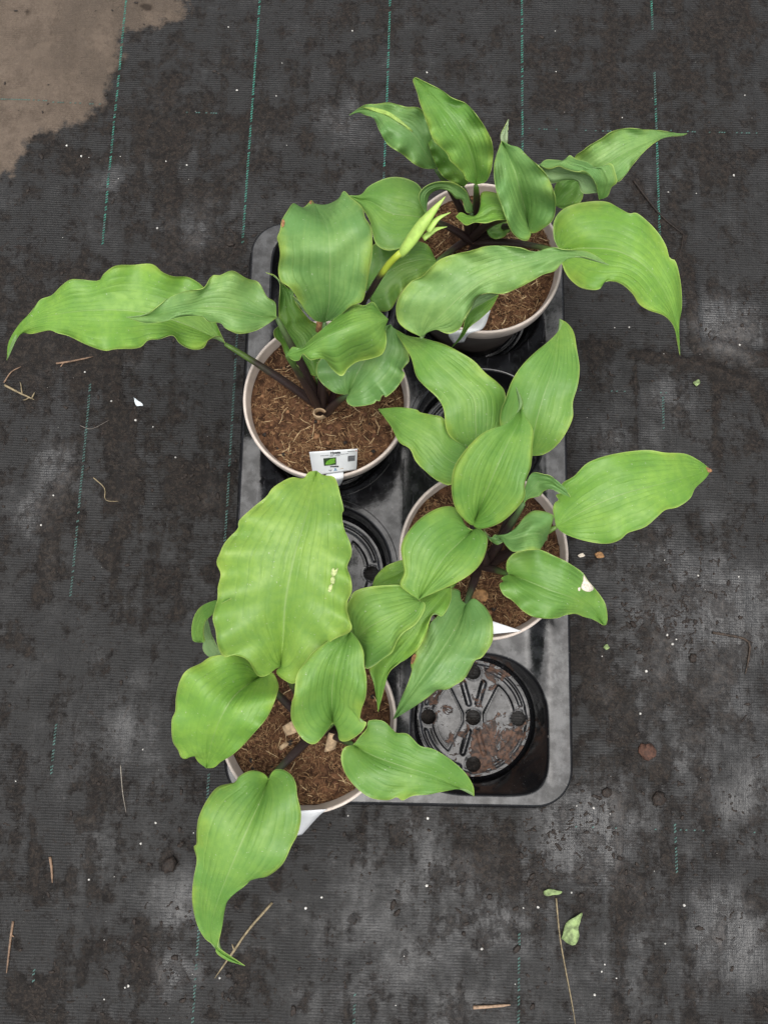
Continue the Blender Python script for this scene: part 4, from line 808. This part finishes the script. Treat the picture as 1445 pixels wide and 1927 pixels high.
# ------------------------------------------------------------------ plant labels
def label_sheet(rows, th=.0005):
    """rows: list of (left point, right point) from one end of the card to the other"""
    A = resample([r[0] for r in rows], 15) if len(rows) > 2 else np.array([rows[0][0] + (rows[1][0] - rows[0][0]) * t for t in np.linspace(0, 1, 15)])
    B = resample([r[1] for r in rows], 15) if len(rows) > 2 else np.array([rows[0][1] + (rows[1][1] - rows[0][1]) * t for t in np.linspace(0, 1, 15)])
    G = np.array([[A[i] + (B[i] - A[i]) * t for t in np.linspace(0, 1, 5)] for i in range(15)])
    du = np.gradient(G, axis=0); dv = np.gradient(G, axis=1); n = np.cross(dv, du); n /= np.linalg.norm(n, axis=2)[..., None] + 1e-12
    top = (G + n * th / 2).reshape(-1, 3); bot = (G - n * th / 2).reshape(-1, 3); k = len(top); ix = np.arange(k).reshape(15, 5)
    q = [(ix[i, j], ix[i, j + 1], ix[i + 1, j + 1], ix[i + 1, j]) for i in range(14) for j in range(4)]
    bd = list(ix[0, :]) + list(ix[1:, -1]) + list(ix[-1, -2::-1]) + list(ix[-2:0:-1, 0])
    return np.vstack([top, bot]), q + [tuple(x + k for x in f[::-1]) for f in q] + [(bd[i], bd[i] + k, bd[(i + 1) % len(bd)] + k, bd[(i + 1) % len(bd)]) for i in range(len(bd))]
cZ = crop(570, 820, 12.04)
def corner(p, z): return unproj(cZ([p]), z)[0]
BL, BR, TR, TL = corner((235, 905), .1365), corner((1212, 768), .1365), corner((1240, 295), .1575), corner((145, 370), .1575)
lab = thing('plant_label', 'white printed plant label with a green picture and barcode at the pot rim', 'label', tuple((BL + BR) / 2), 'plant labels')
tail = [(unproj([(612, 903)], .132)[0], unproj([(655, 896)], .132)[0]), (unproj([(622, 925)], .105)[0], unproj([(640, 915)], .105)[0])]
v, f = label_sheet([(TL, TR), (BL, BR)]); child('card', v, f, M_label, lab)
v, f = label_sheet([(BL * .7 + BR * .3 + [0, -.0005, .0003], BL * .3 + BR * .7 + [0, -.0005, .0003]), (BL * .7 + BR * .3 + [0, -.006, -.001], BL * .3 + BR * .7 + [0, -.006, -.001]), (BL * .6 + BR * .4 + [0, -.006, -.03], BL * .42 + BR * .58 + [0, -.006, -.03])])
child('card_tail', v, f, M_label, lab)
ex = (TR - TL); wL = np.linalg.norm(ex); ex = ex / wL; ey = (TL + TR - BL - BR) / 2; ey -= ex * ey.dot(ex); hL = np.linalg.norm(ey); ey = ey / hL; ez = np.cross(ex, ey)
if ez[2] < 0: ez = -ez
def on(u, w, lift=.0006):
    return (TL * (1 - u) + TR * u) * w + (BL * (1 - u) + BR * u) * (1 - w) + ez * lift
def box_on(name, u0, u1, w0, w1, mat, lift=.0006):
    q = [on(u0, w0, lift), on(u1, w0, lift), on(u1, w1, lift), on(u0, w1, lift)]; lo = [p - ez * (lift - .0001) for p in q]
    return child(name, q + lo, [(0, 1, 2, 3), (0, 4, 5, 1), (1, 5, 6, 2), (2, 6, 7, 3), (3, 7, 4, 0)], mat, lab, smooth=False)
def text_on(body, u, w, size, mat, off=.0):
    cu = bpy.data.curves.new('print', 'FONT'); cu.body = body; cu.size = size; cu.offset = off; cu.align_x = 'CENTER'; cu.extrude = .00005
    o = bpy.data.objects.new('print', cu); C.objects.link(o); bpy.context.view_layer.update()
    me = bpy.data.meshes.new_from_object(o.evaluated_get(bpy.context.evaluated_depsgraph_get())); bpy.data.objects.remove(o)
    me.materials.clear(); me.materials.append(mat); q = obj('printed_text', me, lab)
    m = Matrix([list(ex), list(ey), list(ez)]).transposed().to_4x4(); m.translation = Vector(on(u, w) - np.array(lab.location)); q.matrix_local = m
text_on('Hosta', .54, .87, .0036, M_ink, .00012); text_on('Hosta', .50, .27, .0030, M_ink, .0001)
box_on('red_mark', .965, .985, .91, .935, M_inkr); box_on('printed_line', .79, .94, .905, .93, M_inkg)
for w0, us in ((.815, ((.22, .30), (.31, .40), (.42, .52), (.55, .63), (.64, .74), (.75, .81))), (.765, ((.42, .49), (.52, .63)))):
    for a_, b_ in us: box_on('printed_line', a_, b_, w0, w0 + .018, M_inkg)
pic = box_on('picture', .275, .545, .38, .70, M_inkdk)
P = [(.30, .45), (.34, .58), (.42, .66), (.50, .68), (.53, .66), (.51, .56), (.53, .48), (.46, .44), (.38, .42)]
q = [on(a, b, .0009) for a, b in P]; child('picture_leaf', q, [tuple(range(len(q)))], M_inkgr, lab, smooth=False)
for k in range(11):
    w0 = .46 + .27 * k / 11; box_on('barcode_bar', .80, .955, w0, w0 + (.016 if k % 3 else .010) * (1.1 if k % 2 else .8), M_ink if k % 2 else M_inkg)
box_on('printed_emblem', .50, .535, .15, .20, M_inkb); box_on('printed_emblem', .36, .44, .15, .165, M_inkg); box_on('printed_emblem', .62, .70, .15, .168, mat_simple('ink_tan', (.5, .4, .25), .5, .1, 100, 0))
box_on('printed_emblem', .39, .42, .11, .14, M_inkg); box_on('printed_emblem', .48, .56, .105, .12, M_inkb)

def plain_label(lbl, rows):
    rows = [(np.array(a), np.array(b)) for a, b in rows]; t = thing('plant_label', lbl, 'label', tuple((rows[0][0] + rows[0][1]) / 2), 'plant labels')
    v, f = label_sheet(rows); child('card', v, f, M_label, t)
u1 = lambda c, p, z: unproj(c([p]), z)[0]
plain_label('blank white plant label bent over the rim below the many-leaved hosta', [(u1(cK, (1120, 800), .150), u1(cK, (1275, 740), .150)), (u1(cK, (1100, 885), .1365), u1(cK, (1215, 892), .1365)), (u1(cK, (925, 935), .1330), u1(cK, (1095, 940), .1330)), (u1(cK, (960, 1020), .112), u1(cK, (1050, 1010), .112))])
plain_label('clear-white plant label lying inside the rim of the pot with the bark chip', [(u1(cM, (330, 1300), .142), u1(cM, (400, 1308), .140)), (u1(cM, (380, 1415), .1375), u1(cM, (640, 1388), .1375))])
plain_label('white plant label hanging outward from the rim behind the long hanging leaf', [(u1(cP, (600, 1000), .1375), u1(cP, (850, 985), .1375)), (u1(cP, (600, 1050), .131), u1(cP, (790, 1035), .131)), (u1(cP, (560, 1180), .10), u1(cP, (680, 1158), .10))])

# ------------------------------------------------------------------ litter on the soil, in the tray and on the fabric
def lay(px, py, dz=0.): 
    p = at(px, py, 0); p[2] = gzf(p[0], p[1]) + dz; return p
c = unproj(cM([(290, 1085)]), SOILZ + .004)[0]; v, f = lump(.0062, .5, (7, 12)); v[:, 0] *= 1.3
tag(obj('bark_chip', mesh('bark_chip', v, f, M_bark)), 'orange-brown bark chip on the soil of the pot between empty cells', 'bark').location = c
mb = MB()                                            # soil crumbs nobody could count
cl = [(440, 470, 30, 60), (370, 900, 40, 60), (1240, 1150, 60, 140), (1290, 1060, 60, 40), (1100, 665, 50, 50), (1050, 1560, 80, 120), (1080, 1590, 60, 80), (900, 1620, 60, 60), (270, 1820, 60, 60), (380, 1850, 60, 70), (1270, 1530, 60, 40), (1200, 1880, 80, 50), (1380, 600, 60, 40), (720, 1640, 80, 60), (330, 1560, 60, 40), (150, 780, 80, 30), (1010, 1660, 40, 40), (640, 1560, 60, 40), (1360, 1540, 50, 40), (60, 1880, 60, 40)]
spots = [(random.gauss(x, s), random.gauss(y, s)) for x, y, s, n in cl for _ in range(n)] + [(random.uniform(-20, 1465), random.uniform(-20, 1950)) for _ in range(900)]
def on_tray(p):
    d = p[:2] - TC; return abs(d[0]) < HW + .012 and abs(d[1]) < HL + .012
for x, y in spots:
    q = min(.0028, abs(random.gauss(0, .0008)) + .0003); p = lay(x, y, q * .2)
    if on_tray(p): continue
    v, f = lump(q, .32, (4, 7)); v[:, 0] *= random.uniform(.6, 2.4); a = random.random() * 6.28; v = v @ np.array([[math.cos(a), math.sin(a), 0], [-math.sin(a), math.cos(a), 0], [0, 0, 1]]); mb.add(v + p, f)
for x, y in [(random.gauss(1240, 45), random.gauss(1160, 30)) for _ in range(48)] + [(random.gauss(1050, 60), random.gauss(1560, 40)) for _ in range(26)] + [(random.gauss(1340, 50), random.gauss(1040, 40)) for _ in range(20)] + [(random.uniform(1090, 1440), random.uniform(560, 1900)) for _ in range(60)] + [(random.uniform(0, 700), random.uniform(1550, 1920)) for _ in range(30)]:
    a = random.random() * 6.28; P = []                    # worm casts and smeared crumbs
    for k in range(6):
        p = lay(x, y, .0001); P.append(p); x += 3 * math.cos(a); y += 3 * math.sin(a); a += random.gauss(0, .7)
    if any(on_tray(p) for p in P): continue
    v, f = tube(P, [random.uniform(.0004, .0011) for _ in P], 5, .5); mb.add(v, f)
v, f, _ = mb.get(); o = obj('soil_crumbs', mesh('soil_crumbs', v, f, M_clod)); tag(o, 'dark soil crumbs scattered over the black fabric', 'soil'); o['kind'] = 'stuff'
mb = MB()
pw = [(125, 272), (153, 293), (167, 295), (430, 50), (446, 169), (312, 302), (351, 308), (296, 428), (803, 136), (663, 58), (1046, 134), (1257, 361), (1310, 363), (1391, 649), (1183, 616), (1390, 1085), (1313, 1083), (1255, 1195), (1272, 1203), (1265, 1212), (1133, 1235), (1216, 1263), (1205, 1343), (78, 988), (210, 754), (160, 700), (255, 790), (101, 932), (30, 1470), (270, 1410), (293, 1549), (265, 1588), (166, 1657), (235, 1860), (241, 1857), (195, 1883), (413, 1842), (900, 1895), (906, 1786), (803, 1667), (1012, 1707), (984, 1708), (1251, 1776), (1138, 1816), (1132, 1829), (1075, 1680), (1287, 1704), (805, 1540), (655, 1535), (1118, 1872), (605, 1690), (575, 1710), (760, 1800), (1085, 1517), (1117, 1521), (1380, 330), (1400, 180), (700, 200), (520, 180), (330, 860)]
for x, y in pw + [(random.uniform(0, 1445), random.uniform(0, 1927)) for _ in range(80)]:
    q = random.uniform(.0007, .0017) if (x, y) in pw else .0003 + .0007 * random.random()**3; p = lay(x, y, q * .4)
    if on_tray(p): continue
    v, f = lump(q, .75, (4, 6)); mb.add(v + p, f)
v, f, _ = mb.get(); o = obj('perlite_grains', mesh('perlite_grains', v, f, M_perl)); tag(o, 'tiny white perlite grains scattered over the fabric', 'perlite'); o['kind'] = 'stuff'
for x, y, q, sx, lb in [(1217, 1415, .0085, 1., 'large reddish-brown soil clod on the fabric beside the muddy empty cell'), (1303, 1238, .0045, 1., 'small dark soil clod beside the long curved dirt streak'), (1143, 1492, .0048, 1.1, 'dark soil clod off the tray corner with a pale clod below it'),
                        (1240, 1505, .0062, 1.2, 'dark wet soil clod crossing the green thread off the tray corner'), (318, 1628, .0085, .9, 'large dark soil clod beside the long hanging leaf'), (340, 1590, .004, .6, 'small shiny clod next to the large dark clod beside the hanging leaf'), (1190, 1175, .004, .7, 'small pointed clod near the tip of the white-spotted leaf')]:
    v, f = lump(q, .45, (7, 12)); v[:, 0] *= sx; o = tag(obj('soil_clod', mesh('soil_clod', v, f, M_clod if 'reddish' not in lb else mat_simple('red_clod', (.085, .040, .026), .8, .4, 400, .8, .001))), lb, 'soil clod', 'soil clods on the fabric'); o.location = lay(x, y, q * .2); o.rotation_euler.z = random.random() * 6
def stick(name, pts, r, mat, label, cat, branches=()):
    t = thing(name, label, cat, tuple(lay(*pts[0])))
    for k, pp in enumerate([pts] + list(branches)):
        P = resample([lay(*p, r * .8) for p in pp], 14); v, f = tube(P, np.interp(np.linspace(0, 1, 14), [0, .8, 1], [r, r * .75, r * .3]) * (1 if k == 0 else .6), 7); child('stem' if k == 0 else 'side_shoot', v, f, mat, t)
    return t
stick('root_twig', [(10, 725), (35, 738), (65, 752)], .0013, M_straw, 'pale forked root twig lying on the fabric near the drooping leaf tip', 'twig', [[(42, 742), (40, 725), (38, 718)], [(55, 748), (48, 752), (43, 752)], [(60, 750), (66, 738)]])
stick('dry_twig', [(107, 684), (135, 680), (176, 671)], .0011, M_stick, 'reddish dry twig below the longest drooping leaf', 'twig', [[(115, 690), (122, 682), (130, 681)]])
stick('dry_twig', [(8, 720), (22, 700), (40, 690)], .0008, M_stick, 'thin curved twig beside the forked root twig', 'twig')
stick('dry_twig', [(24, 1735), (20, 1765), (12, 1832)], .0012, M_stick, 'straight brown twig with a dark bud on the fabric', 'twig', [[(20, 1760), (26, 1764)]])
stick('dry_twig', [(94, 1613), (97, 1635), (98, 1662)], .0014, M_stick, 'short brown twig lying along the faded green thread', 'twig')
stick('grass_stalk', [(512, 1700), (470, 1748), (440, 1790), (404, 1842)], .0013, M_straw, 'dry grass stalk under the tip of the long hanging leaf', 'stalk', [[(470, 1748), (455, 1770), (432, 1805)], [(440, 1790), (436, 1778)]])
stick('straw_piece', [(890, 1896), (920, 1894), (960, 1890)], .0017, mat_simple('straw_pale', (.34, .23, .15), .7, .3, 300, .4), 'short pale tan straw on the fabric below the wilted leaf', 'straw')
stick('grass_stalk', [(1046, 1690), (1053, 1760), (1063, 1820), (1076, 1890), (1082, 1930)], .0008, M_straw, 'thin grass stalk beside the wilted pale green leaf', 'stalk')
stick('fine_root', [(175, 898), (196, 918), (198, 940), (222, 943)], .0006, M_straw, 'fine pale curled root on the fabric', 'root')
stick('fine_root', [(150, 800), (172, 806), (205, 790)], .0004, mat_simple('root_grey', (.16, .14, .12), .7, .3, 300, .2), 'hair-thin grey root on the fabric', 'root')
stick('fine_root', [(228, 1440), (232, 1490), (238, 1530)], .0005, mat_simple('root_pale', (.26, .23, .19), .7, .3, 300, .2), 'straight hair-thin pale root near the light-green left leaf', 'root')
stick('dark_twig', [(1190, 340), (1238, 402), (1285, 442)], .0012, M_clod, 'black curved twig beside the green thread near the large right leaf', 'twig', [[(1285, 442), (1280, 470), (1268, 495)]])
stick('dark_twig', [(1340, 1190), (1405, 1205), (1408, 1240), (1402, 1268)], .0014, mat_simple('mud', (.045, .030, .020), .7, .5, 300, .6), 'curved brown rootlet of mud lying on the fabric', 'root')
def flat_thing(name, outline, mat, label, cat, th=.0006, lift=.001, curl=.002):
    P = resample(list(outline) + [outline[0]], 28)[:-1]; c = P.mean(0); V = []; n = len(P)
    for k, q in enumerate([c] + list(c + (P - c) * .5) + list(P)): V.append(lay(*q, lift + (curl * .5 if 0 < k <= n else curl * (1 + math.sin(k * .9)) * .5 if k else 0)))
    V = np.array(V); m = len(V); Fc = [(0, 1 + j, 1 + (j + 1) % n) for j in range(n)] + [(1 + j, 1 + n + j, 1 + n + (j + 1) % n, 1 + (j + 1) % n) for j in range(n)]
    Fc = [f[::-1] for f in Fc]; Fb = [tuple(x + m for x in f[::-1]) for f in Fc]; Fe = [(1 + n + j, 1 + n + (j + 1) % n, 1 + n + (j + 1) % n + m, 1 + n + j + m) for j in range(n)]
    o = V[0] * 1; tag(obj(name, mesh(name, np.vstack([V, V - [0, 0, th]]) - o, Fc + Fb + Fe, mat)), label, cat).location = o
flat_thing('wilted_leaf', [(1055, 1765), (1062, 1742), (1078, 1725), (1096, 1717), (1092, 1730), (1086, 1745), (1090, 1762), (1080, 1776), (1066, 1774)], M_gleaf, 'wilted pale green leaf fragment on the fabric', 'leaf', curl=.004)
flat_thing('plastic_flake', [(252, 748), (258, 752), (270, 762), (258, 764), (254, 756)], M_flake, 'white plastic flake on the fabric left of the tray', 'flake')
flat_thing('plant_scrap', [(1022, 1676), (1032, 1672), (1058, 1678), (1040, 1684), (1024, 1684)], M_gleaf, 'small yellowish plant scrap at the end of the thin grass stalk', 'scrap')
flat_thing('plant_scrap', [(1134, 1218), (1140, 1212), (1146, 1218), (1140, 1223)], M_gleaf, 'tiny bright green plant scrap beside the tray edge', 'scrap')
flat_thing('plant_scrap', [(1303, 720), (1312, 714), (1318, 718), (1309, 727)], M_gleaf, 'yellow-green plant scrap beside the fabric crease', 'scrap')
flat_thing('bark_flake', [(1118, 1042), (1128, 1038), (1136, 1048), (1122, 1050)], M_bark, 'brown bark flake beside the large light right leaf', 'bark')
flat_thing('petal_scrap', [(1086, 1045), (1094, 1041), (1100, 1046), (1090, 1049)], M_scar, 'pale dried petal scrap beside the tray', 'petal')
c = unproj([(985, 1478)], .030)[0]; t = thing('dried_petal', 'yellow dried petal caught in the corner of the muddy empty cell', 'petal', tuple(c))
for pp in ([(985, 1466), (983, 1475), (978, 1484)], [(978, 1484), (985, 1486), (991, 1491)], [(983, 1475), (988, 1478)]):
    P = resample(unproj(pp, .022), 8); v, f = tube(P, .0012, 6, .6); child('petal', v, f, M_yel, t)
